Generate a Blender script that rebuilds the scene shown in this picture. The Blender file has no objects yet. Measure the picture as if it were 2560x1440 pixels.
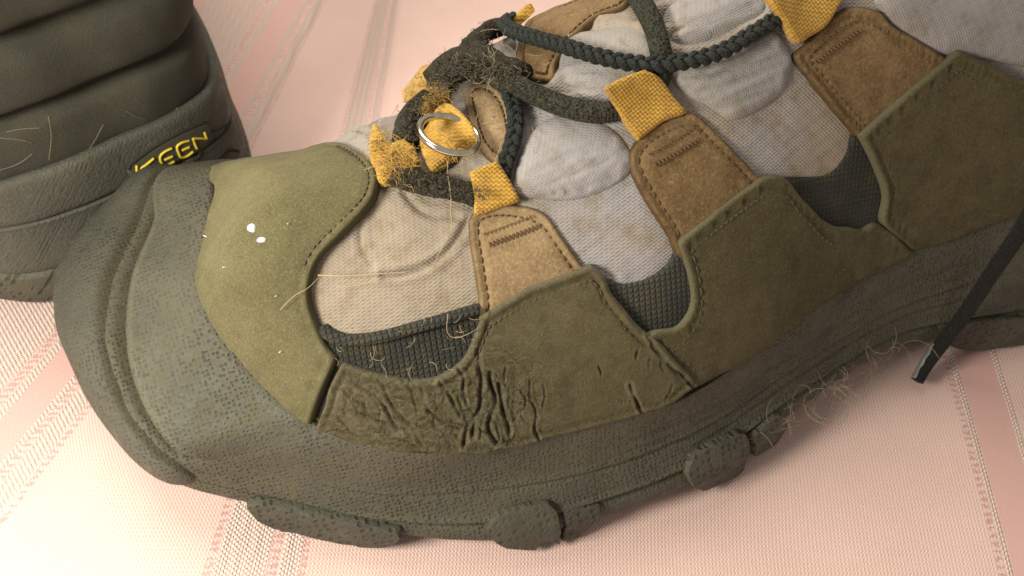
import bpy, math, random
import numpy as np
from mathutils import Vector, Matrix
from mathutils.bvhtree import BVHTree
from mathutils.geometry import delaunay_2d_cdt

random.seed(7)
rng = np.random.default_rng(7)
SC = bpy.context.scene
COL = SC.collection
CM = 0.01                                        # everything below is measured in centimetres

# ------------------------------------------------------------------ camera
CAM_H, CAM_PITCH, CAM_FOV = 18.0, 50.0, 60.0     # cm above the table, degrees down, degrees wide
cd = bpy.data.cameras.new('camera')
cam = bpy.data.objects.new('camera', cd); COL.objects.link(cam)
cam.location = (0, 0, CAM_H*CM)
cam.rotation_euler = (math.radians(90-CAM_PITCH), 0, 0)
cd.sensor_fit = 'HORIZONTAL'; cd.angle = math.radians(CAM_FOV)
cd.clip_start = 0.005; cd.clip_end = 20
cd.dof.use_dof = True; cd.dof.focus_distance = 0.165; cd.dof.aperture_fstop = 30
SC.camera = cam

# ------------------------------------------------------------------ world and lamps
W = bpy.data.worlds.new('World'); SC.world = W; W.use_nodes = True
bg = W.node_tree.nodes['Background']
bg.inputs[0].default_value = (1.0, 0.92, 0.81, 1); bg.inputs[1].default_value = 0.40
def area(name, loc, target, size, power, col):
    l = bpy.data.lights.new(name, 'AREA'); l.shape = 'DISK'; l.size = size*CM; l.energy = power; l.color = col
    o = bpy.data.objects.new(name, l); COL.objects.link(o); o.location = Vector(loc)*CM
    o.rotation_euler = (Vector(target)-Vector(loc)).to_track_quat('-Z', 'Y').to_euler()
    return o
area('table_lamp_light', (-17, 0, 17), (-9, 8, 0), 8, 0.98, (1.0, 0.93, 0.78))
area('ceiling_lamp_light', (-22, 52, 80), (-3, 18, 0), 60, 8.4, (1.0, 0.90, 0.75))
SC.view_settings.view_transform = 'Standard'; SC.view_settings.look = 'None'
SC.view_settings.exposure = 0.0; SC.view_settings.gamma = 1.0
SC.view_settings.use_curve_mapping = False
SC.cycles.max_bounces = 6

# ------------------------------------------------------------------ geometry helpers
FPX = 1280/math.tan(math.radians(CAM_FOV/2))
_p = math.radians(CAM_PITCH)
RR = np.array([1., 0, 0]); UU = np.array([0, math.sin(_p), math.cos(_p)]); FF = np.array([0, math.cos(_p), -math.sin(_p)])
EYE = np.array([0, 0, CAM_H])
def raydir(x, y):
    d = RR*(x-1280)-UU*(y-720)+FF*FPX
    return d/np.linalg.norm(d)
def at(x, y, z):
    """table point seen at photo position x, y if it stands z cm above the table"""
    d = raydir(x, y); return EYE+d*((z-CAM_H)/d[2])

class Frame:
    """local frame of a shoe: x along the shoe, y across, z up (cm)"""
    def __init__(s, ox, oy, deg):
        a = math.radians(deg); s.o = np.array([ox, oy, 0.]); s.a = np.array([math.cos(a), math.sin(a), 0]); s.deg = deg
        s.n = np.array([-math.sin(a), math.cos(a), 0]); s.z = np.array([0, 0, 1.])
    def loc(s, w): r = np.asarray(w)-s.o; return np.array([r@s.a, r@s.n, r@s.z])
    def dirl(s, d): return np.array([d@s.a, d@s.n, d@s.z])
    def at(s, x, y, z): return s.loc(at(x, y, z))

def cr(P, n, closed=False):
    """Catmull-Rom samples, n per span"""
    P = np.asarray(P, float); m = len(P); out = []
    spans = m if closed else m-1
    t = np.linspace(0, 1, n, endpoint=False)[:, None]
    for i in range(spans):
        if closed: p0, p1, p2, p3 = P[(i-1) % m], P[i], P[(i+1) % m], P[(i+2) % m]
        else: p0, p1, p2, p3 = P[max(i-1, 0)], P[i], P[i+1], P[min(i+2, m-1)]
        out.append(0.5*((2*p1)+(-p0+p2)*t+(2*p0-5*p1+4*p2-p3)*t**2+(-p0+3*p1-3*p2+p3)*t**3))
    out = np.concatenate(out)
    if not closed: out = np.vstack([out, P[-1]])
    return out
def resample(P, step):
    P = np.asarray(P, float); d = np.r_[0, np.cumsum(np.linalg.norm(np.diff(P, axis=0), axis=1))]
    n = max(2, int(round(d[-1]/step))+1); q = np.linspace(0, d[-1], n)
    return np.stack([np.interp(q, d, P[:, k]) for k in range(P.shape[1])], 1)

def vnoise(P, scale, seed=0):
    """smooth value noise in [-1, 1] at points P (n,3)"""
    q = np.asarray(P)*scale+seed*17.13; i = np.floor(q).astype(np.int64); f = q-i; f = f*f*(3-2*f)
    def h(a, b, c):
        v = (a*374761393+b*668265263+c*2147483647+seed*974634777) & 0xffffffff
        v = ((v ^ (v >> 13))*1274126177) & 0xffffffff
        return ((v ^ (v >> 16)) & 0xffff)/32767.5-1
    r = 0
    for dx in (0, 1):
        for dy in (0, 1):
            for dz in (0, 1):
                w = (f[:, 0] if dx else 1-f[:, 0])*(f[:, 1] if dy else 1-f[:, 1])*(f[:, 2] if dz else 1-f[:, 2])
                r = r+w*h(i[:, 0]+dx, i[:, 1]+dy, i[:, 2]+dz)
    return r
def segdist(P, L):
    """distance of points P to polyline L (any dimension)"""
    best = np.full(len(P), 1e9)
    for a, b in zip(L[:-1], L[1:]):
        ab = b-a; den = ab@ab+1e-12
        t = np.clip(((P-a)@ab)/den, 0, 1)
        d = np.linalg.norm(P-a-t[:, None]*ab, axis=1); best = np.minimum(best, d)
    return best

def link(name, verts, faces, mat, parent=None, smooth=True, kind=None, sharp=None):
    me = bpy.data.meshes.new(name)
    me.from_pydata((np.asarray(verts)*CM).tolist(), [], [tuple(int(i) for i in f) for f in faces]); me.update()
    if smooth: me.polygons.foreach_set('use_smooth', [True]*len(me.polygons))
    me.materials.append(MAT[mat] if isinstance(mat, str) else mat)
    if sharp: me.set_sharp_from_angle(angle=math.radians(sharp))
    o = bpy.data.objects.new(name, me); COL.objects.link(o)
    if parent: o.parent = parent
    if kind: o['kind'] = kind
    return o
def empty(name, label, cat, loc, deg, group=None):
    o = bpy.data.objects.new(name, None); COL.objects.link(o); o.empty_display_size = 0.02
    o.location = Vector(loc)*CM; o.rotation_euler = (0, 0, math.radians(deg))
    o['label'] = label; o['category'] = cat
    if group: o['group'] = group
    return o

def frames(P):
    P = np.asarray(P, float); T = np.gradient(P, axis=0); T /= np.linalg.norm(T, axis=1)[:, None]+1e-12
    up = np.array([0, 0, 1.]); N = np.zeros_like(P)
    n = up-T[0]*(up@T[0]); 
    if np.linalg.norm(n) < 1e-3: n = np.array([1., 0, 0])-T[0]*T[0][0]
    for i in range(len(P)):
        n = n-T[i]*(n@T[i]); n /= np.linalg.norm(n); N[i] = n
    return T, N, np.cross(T, N)
def tube(P, r, k=10, cap=True, flat=1.0):
    P = np.asarray(P, float); r = np.broadcast_to(r, (len(P),)); T, N, B = frames(P)
    ph = np.linspace(0, 2*math.pi, k, endpoint=False)
    V = (P[:, None]+r[:, None, None]*(np.cos(ph)[None, :, None]*N[:, None]*flat+np.sin(ph)[None, :, None]*B[:, None])).reshape(-1, 3)
    F = [(i*k+j, i*k+(j+1) % k, (i+1)*k+(j+1) % k, (i+1)*k+j) for i in range(len(P)-1) for j in range(k)]
    if cap: F += [tuple(range(k))[::-1], tuple((len(P)-1)*k+j for j in range(k))]
    return V, F
class Join:
    def __init__(s): s.v = []; s.f = []; s.n = 0
    def add(s, V, F):
        s.v.append(np.asarray(V)); s.f += [tuple(i+s.n for i in f) for f in F]; s.n += len(V)
    def link(s, *a, **k): return link(a[0], np.concatenate(s.v), s.f, *a[1:], **k)
def grid_faces(nu, nv, closed=False):
    m = nu if closed else nu-1
    return [(i*nv+j, ((i+1) % nu)*nv+j, ((i+1) % nu)*nv+j+1, i*nv+j+1) for i in range(m) for j in range(nv-1)]
def grid_normals(G, closed=True):
    if closed: du = np.roll(G, -1, 0)-np.roll(G, 1, 0)
    else: du = np.gradient(G, axis=0)
    dv = np.gradient(G, axis=1); n = np.cross(du, dv); n /= np.linalg.norm(n, axis=2)[:, :, None]+1e-12
    return n

# ------------------------------------------------------------------ materials
MAT = {}
class NT:
    def __init__(s, name):
        m = bpy.data.materials.new(name); m.use_nodes = True; MAT[name] = m; s.t = m.node_tree; s.m = m
        s.b = s.t.nodes['Principled BSDF']; s.tc = s.new('ShaderNodeTexCoord')
    def new(s, ty, **kw):
        n = s.t.nodes.new(ty)
        for k, v in kw.items(): setattr(n, k, v)
        return n
    def put(s, sock, v):
        if isinstance(v, bpy.types.NodeSocket): s.t.links.new(v, sock)
        elif isinstance(v, (tuple, list)) and sock.type == 'RGBA': sock.default_value = (*v[:3], 1)
        else: sock.default_value = v
    def math(s, op, a, b=0.0, c=None, clamp=False):
        n = s.new('ShaderNodeMath', operation=op, use_clamp=clamp); s.put(n.inputs[0], a); s.put(n.inputs[1], b)
        if c is not None: s.put(n.inputs[2], c)
        return n.outputs[0]
    def vec(s, scale=(100, 100, 100), rot=(0, 0, 0), src=None):
        n = s.new('ShaderNodeMapping'); s.put(n.inputs[0], src or s.tc.outputs['Object'])
        n.inputs['Scale'].default_value = scale; n.inputs['Rotation'].default_value = rot; return n.outputs[0]
    def noise(s, v, scale, detail=4, rough=0.55, dist=0):
        n = s.new('ShaderNodeTexNoise'); s.put(n.inputs['Vector'], v); n.inputs['Scale'].default_value = scale
        n.inputs['Detail'].default_value = detail; n.inputs['Roughness'].default_value = rough; n.inputs['Distortion'].default_value = dist
        return n.outputs['Fac']
    def vor(s, v, scale, feature='F1', rand=1.0):
        n = s.new('ShaderNodeTexVoronoi', feature=feature); s.put(n.inputs['Vector'], v); n.inputs['Scale'].default_value = scale
        n.inputs['Randomness'].default_value = rand; return n.outputs['Distance']
    def ramp(s, f, lo, hi, a=0.0, b=1.0):
        n = s.new('ShaderNodeMapRange', interpolation_type='SMOOTHSTEP'); s.put(n.inputs[0], f)
        n.inputs[1].default_value = lo; n.inputs[2].default_value = hi; n.inputs[3].default_value = a; n.inputs[4].default_value = b
        return n.outputs[0]
    def mix(s, f, a, b):
        n = s.new('ShaderNodeMix', data_type='RGBA'); s.put(n.inputs[0], f); s.put(n.inputs[6], a); s.put(n.inputs[7], b); return n.outputs[2]
    def bump(s, h, dist, strength=1.0, nrm=None):
        n = s.new('ShaderNodeBump'); s.put(n.inputs['Height'], h); n.inputs['Distance'].default_value = dist*CM
        n.inputs['Strength'].default_value = strength
        if nrm: s.put(n.inputs['Normal'], nrm)
        return n.outputs[0]
    def comb(s, x, y, z=0.0):
        n = s.new('ShaderNodeCombineXYZ'); s.put(n.inputs[0], x); s.put(n.inputs[1], y); s.put(n.inputs[2], z); return n.outputs[0]
    def sep(s, v): n = s.new('ShaderNodeSeparateXYZ'); s.put(n.inputs[0], v); return n.outputs
    def out(s, col, rough, nrm=None, spec=0.3, sheen=0.0, metal=0.0):
        s.put(s.b.inputs['Base Color'], col); s.put(s.b.inputs['Roughness'], rough)
        s.put(s.b.inputs['Specular IOR Level'], spec); s.put(s.b.inputs['Metallic'], metal)
        s.put(s.b.inputs['Sheen Weight'], sheen)
        if nrm: s.put(s.b.inputs['Normal'], nrm)
    def unroll(s):
        """cm coordinates that run along the shoe and down its side"""
        x, y, z = s.sep(s.vec())
        return s.comb(x, s.math('ADD', s.math('MULTIPLY', y, 0.8), s.math('MULTIPLY', z, 0.7)))

def rubber(name, c1, c2, dirt, pit=10.5, pits=1.0, rough=0.60):
    m = NT(name); v = m.vec(); u = m.unroll()
    big = m.noise(v, 0.55, 5, 0.6); fine = m.noise(v, 14, 4, 0.65); mid = m.noise(v, 2.4, 6, 0.68); spk = m.noise(v, 55, 2)
    d = m.vor(u, pit, rand=0.4); hole = m.ramp(d, 0.20, 0.40)             # 0 inside a pit
    mask = m.math('MULTIPLY', m.ramp(m.noise(v, 0.42, 3), 0.38, 0.60, 0.38, 1.0), pits)
    inv = m.math('MULTIPLY', m.math('SUBTRACT', 1.0, hole), mask)
    c = m.mix(m.ramp(big, 0.32, 0.68), c1, c2)
    c = m.mix(m.math('MULTIPLY', m.ramp(mid, 0.46, 0.70), 0.45), c, dirt)                      # dried mud
    c = m.mix(m.math('MULTIPLY', m.ramp(fine, 0.50, 0.72), 0.30), c, tuple(min(1, k*1.7) for k in c2))   # dust
    c = m.mix(m.math('MULTIPLY', m.ramp(fine, 0.46, 0.30), 0.30), c, tuple(k*0.6 for k in c1))
    c = m.mix(m.math('MULTIPLY', inv, 0.60), c, tuple(k*0.38 for k in c1))
    c = m.mix(m.ramp(spk, 0.66, 0.78, 0, 0.35), c, tuple(min(1, k*2.2) for k in c2))
    scr = m.noise(m.vec((1.2, 14, 14), (0.3, 0.5, 0.7)), 1.6, 3, 0.6)
    c = m.mix(m.ramp(scr, 0.64, 0.74, 0, 0.35), c, tuple(min(1, k*2.0) for k in c2))            # scuffs
    mud_shade = m.new('ShaderNodeAttribute', attribute_name='mud_shade').outputs['Fac']                     # grit packed into grooves, with the toe groove's shade painted in
    c = m.mix(m.math('MULTIPLY', m.ramp(m.math('ADD', mud_shade, m.math('MULTIPLY', fine, 0.7)), 0.55, 1.05), 0.9), c, (0.032, 0.026, 0.011))
    worn = m.new('ShaderNodeAttribute', attribute_name='worn').outputs['Fac']  # worn ridges, plus light painted along the edge of the toe lip
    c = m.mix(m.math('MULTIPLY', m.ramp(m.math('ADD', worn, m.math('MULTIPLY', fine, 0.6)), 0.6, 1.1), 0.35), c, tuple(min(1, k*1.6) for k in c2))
    h = m.math('SUBTRACT', m.math('MULTIPLY', fine, 0.8), m.math('MULTIPLY', inv, 0.8))
    h = m.math('ADD', h, m.math('MULTIPLY', mid, 0.5))
    m.out(c, m.ramp(mid, 0.3, 0.65, rough-0.16, rough+0.2), m.bump(h, 0.05, 0.85), 0.34)
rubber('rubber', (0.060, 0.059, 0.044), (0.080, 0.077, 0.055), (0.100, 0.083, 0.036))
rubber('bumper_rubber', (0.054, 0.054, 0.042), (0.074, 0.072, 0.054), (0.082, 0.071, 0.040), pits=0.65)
rubber('lug_rubber', (0.050, 0.050, 0.040), (0.075, 0.072, 0.052), (0.100, 0.084, 0.048), pit=6.0)
rubber('heel_rubber', (0.058, 0.058, 0.047), (0.078, 0.076, 0.060), (0.080, 0.067, 0.037), pits=0.3)

def leather(name, c1, c2, stain, fine=30, depth=0.03, crack=0.0, spec=0.18, stain_amt=0.6, rimcol=None):
    m = NT(name); v = m.vec(); u = m.unroll()
    big = m.noise(v, 0.6, 5, 0.6); mid = m.noise(v, 2.8, 7, 0.68); fi = m.noise(v, fine, 5, 0.7); gr = m.noise(v, 60, 2)
    nap = m.noise(m.vec((3, 9, 3), (0.4, 0.2, 0.6)), 2.2, 5, 0.7)
    c = m.mix(m.ramp(big, 0.32, 0.66), c1, c2)
    c = m.mix(m.math('MULTIPLY', m.ramp(mid, 0.44, 0.66), stain_amt), c, stain)
    c = m.mix(m.math('MULTIPLY', m.ramp(nap, 0.48, 0.70), 0.40), c, tuple(min(1, k*1.7) for k in c2))
    c = m.mix(m.ramp(fi, 0.50, 0.68, 0.0, 0.42), c, tuple(min(1, k*1.9) for k in c2))
    c = m.mix(m.ramp(fi, 0.48, 0.32, 0.0, 0.45), c, tuple(k*0.40 for k in c1))
    c = m.mix(m.ramp(gr, 0.58, 0.74, 0.0, 0.50), c, tuple(k*0.35 for k in c1))
    scf = m.noise(m.vec((2.5, 1, 1), (0.2, 0.9, 0.5)), 1.3, 8, 0.74)                            # dusty scuffs and dark greasy patches
    c = m.mix(m.math('MULTIPLY', m.ramp(scf, 0.52, 0.66), 0.42), c, tuple(min(1, k*1.65+0.012) for k in c2))
    c = m.mix(m.math('MULTIPLY', m.ramp(scf, 0.46, 0.32), 0.45), c, tuple(k*0.55 for k in c1))
    rim_ = m.new('ShaderNodeAttribute', attribute_name='rim').outputs['Fac']
    if rimcol: c = m.mix(m.math('MULTIPLY', m.ramp(m.math('ADD', rim_, m.math('MULTIPLY', fi, 0.9)), 0.95, 1.35), 0.8), c, rimcol)
    else: c = m.mix(m.math('MULTIPLY', m.ramp(m.math('ADD', rim_, m.math('MULTIPLY', mid, 0.5)), 0.55, 1.2), 0.75), c, tuple(k*0.42 for k in stain))
    h = m.math('ADD', m.math('ADD', m.math('MULTIPLY', fi, 0.7), m.math('MULTIPLY', gr, 0.4)), m.math('MULTIPLY', nap, 0.4)); nr = m.bump(h, depth, 0.85)
    if crack:
        wv = m.new('ShaderNodeVectorMath', operation='ADD'); m.put(wv.inputs[0], u)
        n3 = m.new('ShaderNodeTexNoise'); m.put(n3.inputs['Vector'], u); n3.inputs['Scale'].default_value = 1.6; n3.inputs['Detail'].default_value = 4
        sc = m.new('ShaderNodeVectorMath', operation='SCALE'); m.put(sc.inputs[0], n3.outputs['Color']); sc.inputs['Scale'].default_value = 0.9
        m.put(wv.inputs[1], sc.outputs[0])
        st = m.vec((1.35, 0.8, 1), (0, 0, 0.35), wv.outputs[0])
        e1 = m.ramp(m.vor(st, 1.25, 'DISTANCE_TO_EDGE'), 0.0, 0.028); e2 = m.ramp(m.vor(st, 3.6, 'DISTANCE_TO_EDGE'), 0.0, 0.07)
        at_ = m.new('ShaderNodeAttribute', attribute_name='wear').outputs['Fac']
        g1 = m.math('SUBTRACT', 1.0, m.math('MULTIPLY', m.math('SUBTRACT', 1.0, e1), m.math('MULTIPLY', m.ramp(at_, 0.18, 0.6), m.ramp(m.noise(v, 1.9, 3), 0.38, 0.52))))
        g2 = m.math('SUBTRACT', 1.0, m.math('MULTIPLY', m.math('SUBTRACT', 1.0, e2), m.math('MULTIPLY', m.ramp(at_, 0.25, 0.8), m.ramp(m.noise(v, 1.3, 3), 0.40, 0.58, 0.0, 0.8))))
        e = m.math('MULTIPLY', g1, g2)
        c = m.mix(m.math('ADD', 0.55, m.math('MULTIPLY', e, 0.45)), tuple(k*0.40 for k in c1), c)
        sp_ = m.new('ShaderNodeAttribute', attribute_name='split').outputs['Fac']; lf_ = m.new('ShaderNodeAttribute', attribute_name='lift').outputs['Fac']
        c = m.mix(m.math('MULTIPLY', lf_, 0.45), c, (0.185, 0.165, 0.10))
        c = m.mix(m.math('MULTIPLY', sp_, 0.55), c, (0.026, 0.020, 0.010))
        pale = m.noise(m.vec((1, 2.2, 1), (0, 0, .5), wv.outputs[0]), 5.0, 8, 0.75)
        c = m.mix(m.math('MULTIPLY', m.ramp(pale, 0.49, 0.62), m.math('MULTIPLY', at_, 0.8)), c, (0.20, 0.175, 0.105))
        c = m.mix(m.math('MULTIPLY', m.ramp(pale, 0.44, 0.32), m.math('MULTIPLY', at_, 0.7)), c, (0.045, 0.036, 0.016))
        fl = m.noise(m.vec((1, 2.2, 1), (0, 0, .5), wv.outputs[0]), 5.0, 8, 0.75); fl = m.math('MULTIPLY', fl, m.math('ADD', 0.5, m.math('MULTIPLY', at_, 1.2)))
        nr = m.bump(m.math('ADD', m.math('MULTIPLY', e, 0.35), m.math('ADD', fl, m.math('MULTIPLY', mid, 0.5))), crack, 0.9, nr)
    m.out(c, 0.86, nr, spec, 0.03)
leather('olive_leather', (0.098, 0.088, 0.043), (0.122, 0.109, 0.055), (0.086, 0.074, 0.036), fine=22, depth=0.022, rimcol=(0.075, 0.066, 0.034))
leather('cracked_leather', (0.098, 0.083, 0.041), (0.126, 0.107, 0.055), (0.080, 0.061, 0.028), crack=0.07, depth=0.045, rimcol=(0.155, 0.145, 0.095))
leather('brown_olive_leather', (0.072, 0.061, 0.029), (0.096, 0.082, 0.041), (0.060, 0.044, 0.020), fine=20, depth=0.035, rimcol=(0.120, 0.112, 0.070))
leather('tan_leather', (0.150, 0.095, 0.042), (0.215, 0.142, 0.070), (0.098, 0.056, 0.022), fine=16, stain_amt=0.6, depth=0.03)
leather('pale_tan_leather', (0.235, 0.160, 0.085), (0.290, 0.205, 0.115), (0.17, 0.108, 0.050), fine=16, stain_amt=0.5, depth=0.03)
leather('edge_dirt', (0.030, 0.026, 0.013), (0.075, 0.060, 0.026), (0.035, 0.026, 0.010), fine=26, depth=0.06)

def textile(name, c1, c2, stain, pitch, depth, rot=0.0, dark=0.28, grid=False):
    m = NT(name); v = m.vec(); u = m.vec((1, 1, 1), (0, 0, rot), m.unroll())
    x, y, z = m.sep(u); k = 2*math.pi/pitch
    wx = m.math('SINE', m.math('MULTIPLY', x, k)); wy = m.math('SINE', m.math('MULTIPLY', y, k*1.35))
    bx = m.math('SINE', m.math('MULTIPLY', x, k/4)); by = m.math('SINE', m.math('MULTIPLY', y, k/3))
    weave = m.math('ADD', m.math('MULTIPLY', m.math('MULTIPLY', wx, wy), 0.5), m.math('MULTIPLY', m.math('MULTIPLY', bx, by), 0.35))
    weave = m.math('ADD', weave, m.math('MULTIPLY', wy, 0.25))
    if grid: weave = m.math('SUBTRACT', 0.6, m.math('MAXIMUM', m.math('POWER', m.math('ABSOLUTE', wx), 6), m.math('POWER', m.math('ABSOLUTE', m.math('SINE', m.math('MULTIPLY', y, k))), 6)))
    big = m.noise(v, 0.35, 4); mid = m.noise(v, 2.2, 5, 0.65)
    toeward = m.ramp(m.math('ADD', m.sep(v)[0], m.math('MULTIPLY', big, 3.0)), 9.0, 12.0)    # dirtier towards the toe
    c = m.mix(m.math('MULTIPLY', toeward, m.ramp(big, 0.30, 0.55)), c1, c2)
    c = m.mix(m.math('MULTIPLY', m.ramp(mid, 0.46, 0.72), 0.65), c, stain)
    c = m.mix(m.ramp(weave, -0.9, 0.3, dark, 0.0), c, tuple(q*0.55 for q in c1))
    h = m.math('ADD', weave, m.math('MULTIPLY', m.noise(v, 30, 2), 0.5))
    m.out(c, 0.92, m.bump(h, depth, 0.8), 0.12, 0.05)
textile('grey_textile', (0.30, 0.252, 0.200), (0.315, 0.298, 0.302), (0.20, 0.150, 0.088), 0.10, 0.013, 0.25, .16)
textile('puffy_textile', (0.29, 0.265, 0.24), (0.315, 0.298, 0.305), (0.21, 0.18, 0.14), 0.075, 0.010, 0.5, .14)
textile('dark_mesh', (0.036, 0.037, 0.032), (0.055, 0.056, 0.048), (0.085, 0.068, 0.032), 0.21, 0.05, 0.12, .6, True)
leather('heel_textile', (0.026, 0.026, 0.018), (0.044, 0.042, 0.028), (0.040, 0.031, 0.016), fine=26, depth=0.035, spec=.5)

def cord(name, c1, c2, pitch, depth, rough=0.8):
    m = NT(name); v = m.vec()
    x, y, z = m.sep(v); k = 2*math.pi/pitch
    a = m.math('SINE', m.math('MULTIPLY', m.math('ADD', x, m.math('MULTIPLY', z, 0.8)), k))
    b = m.math('SINE', m.math('MULTIPLY', m.math('SUBTRACT', y, m.math('MULTIPLY', z, 0.8)), k))
    w = m.math('SUBTRACT', m.math('MULTIPLY', m.vor(v, 1.25/pitch, rand=.5), 2.4), 1.0)
    c = m.mix(m.ramp(w, -0.5, 0.7), c1, c2); c = m.mix(m.ramp(m.noise(v, 9, 4), 0.5, 0.75, 0, 0.5), c, tuple(q*1.5 for q in c2))
    m.out(c, rough, m.bump(m.math('ADD', w, m.noise(v, 35, 2)), depth, 0.9), 0.2, 0.02)
cord('elastic_cord', (0.016, 0.017, 0.012), (0.046, 0.045, 0.030), 0.085, 0.03)
cord('braid_cord', (0.013, 0.016, 0.015), (0.030, 0.034, 0.030), 0.05, 0.014)
cord('fuzzy_cord', (0.022, 0.019, 0.012), (0.046, 0.040, 0.026), 0.07, 0.03, 0.95)
cord('black_cord', (0.006, 0.006, 0.006), (0.014, 0.014, 0.012), 0.07, 0.02)

def webbing(name):
    m = NT(name); v = m.vec(); u = m.vec((1, 1, 1), (0, 0, 0.35), m.unroll()); x, y, z = m.sep(u)
    k = 2*math.pi/0.085
    row = m.math('SINE', m.math('MULTIPLY', y, k)); ck = m.math('SINE', m.math('ADD', m.math('MULTIPLY', x, k*0.9), m.math('MULTIPLY', m.math('SIGN', row), 1.57)))
    w = m.math('ADD', m.math('MULTIPLY', row, 0.55), m.math('MULTIPLY', ck, 0.45))
    mid = m.noise(v, 2.5, 4)
    c = m.mix(m.ramp(mid, 0.35, 0.65), (0.44, 0.245, 0.034), (0.54, 0.325, 0.062))
    c = m.mix(m.ramp(w, -0.9, 0.0, 0.40, 0.0), c, (0.33, 0.17, 0.022))
    c = m.mix(m.ramp(m.noise(v, 4, 6, 0.7), 0.46, 0.68, 0, 0.6), c, (0.27, 0.165, 0.045))
    m.out(c, 0.85, m.bump(m.math('ADD', w, m.noise(v, 40, 2)), 0.022, 0.8), 0.2, 0.15)
webbing('yellow_webbing')
def plain(name, col, rough=0.6, metal=0.0, spec=0.4, n=20, amt=0.35, bump=0.01):
    m = NT(name); v = m.vec(); f = m.noise(v, n, 3)
    m.out(m.mix(m.ramp(f, 0.35, 0.7, 0, amt), col, tuple(q*0.6 for q in col)), rough, m.bump(f, bump, 0.6) if bump else None, spec, 0, metal)
plain('steel', (0.72, 0.69, 0.60), 0.15, 1.0, 0.5, 6, 0.45, 0.004)
plain('hair', (0.36, 0.295, 0.185), 0.5, n=3, bump=0)
plain('grey_hair', (0.085, 0.076, 0.052), 0.6, n=3, bump=0)
plain('yellow_fuzz', (0.50, 0.32, 0.085), 0.8, n=6, bump=0)
plain('white_fleck', (0.74, 0.74, 0.70), 0.6, amt=0.4)
plain('dark_thread', (0.075, 0.062, 0.036), 0.9)
plain('brown_thread', (0.115, 0.066, 0.030), 0.9)
plain('yellow_rubber', (0.72, 0.55, 0.05), 0.5, n=8, amt=0.3)
plain('orange_rubber', (0.55, 0.30, 0.05), 0.7, n=8)
plain('groove', (0.022, 0.020, 0.014), 0.9)
plain('logo_plate', (0.075, 0.070, 0.050), 0.7, n=8)
plain('aglet_film', (0.17, 0.175, 0.16), 0.35, n=9, amt=0.5)

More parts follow.
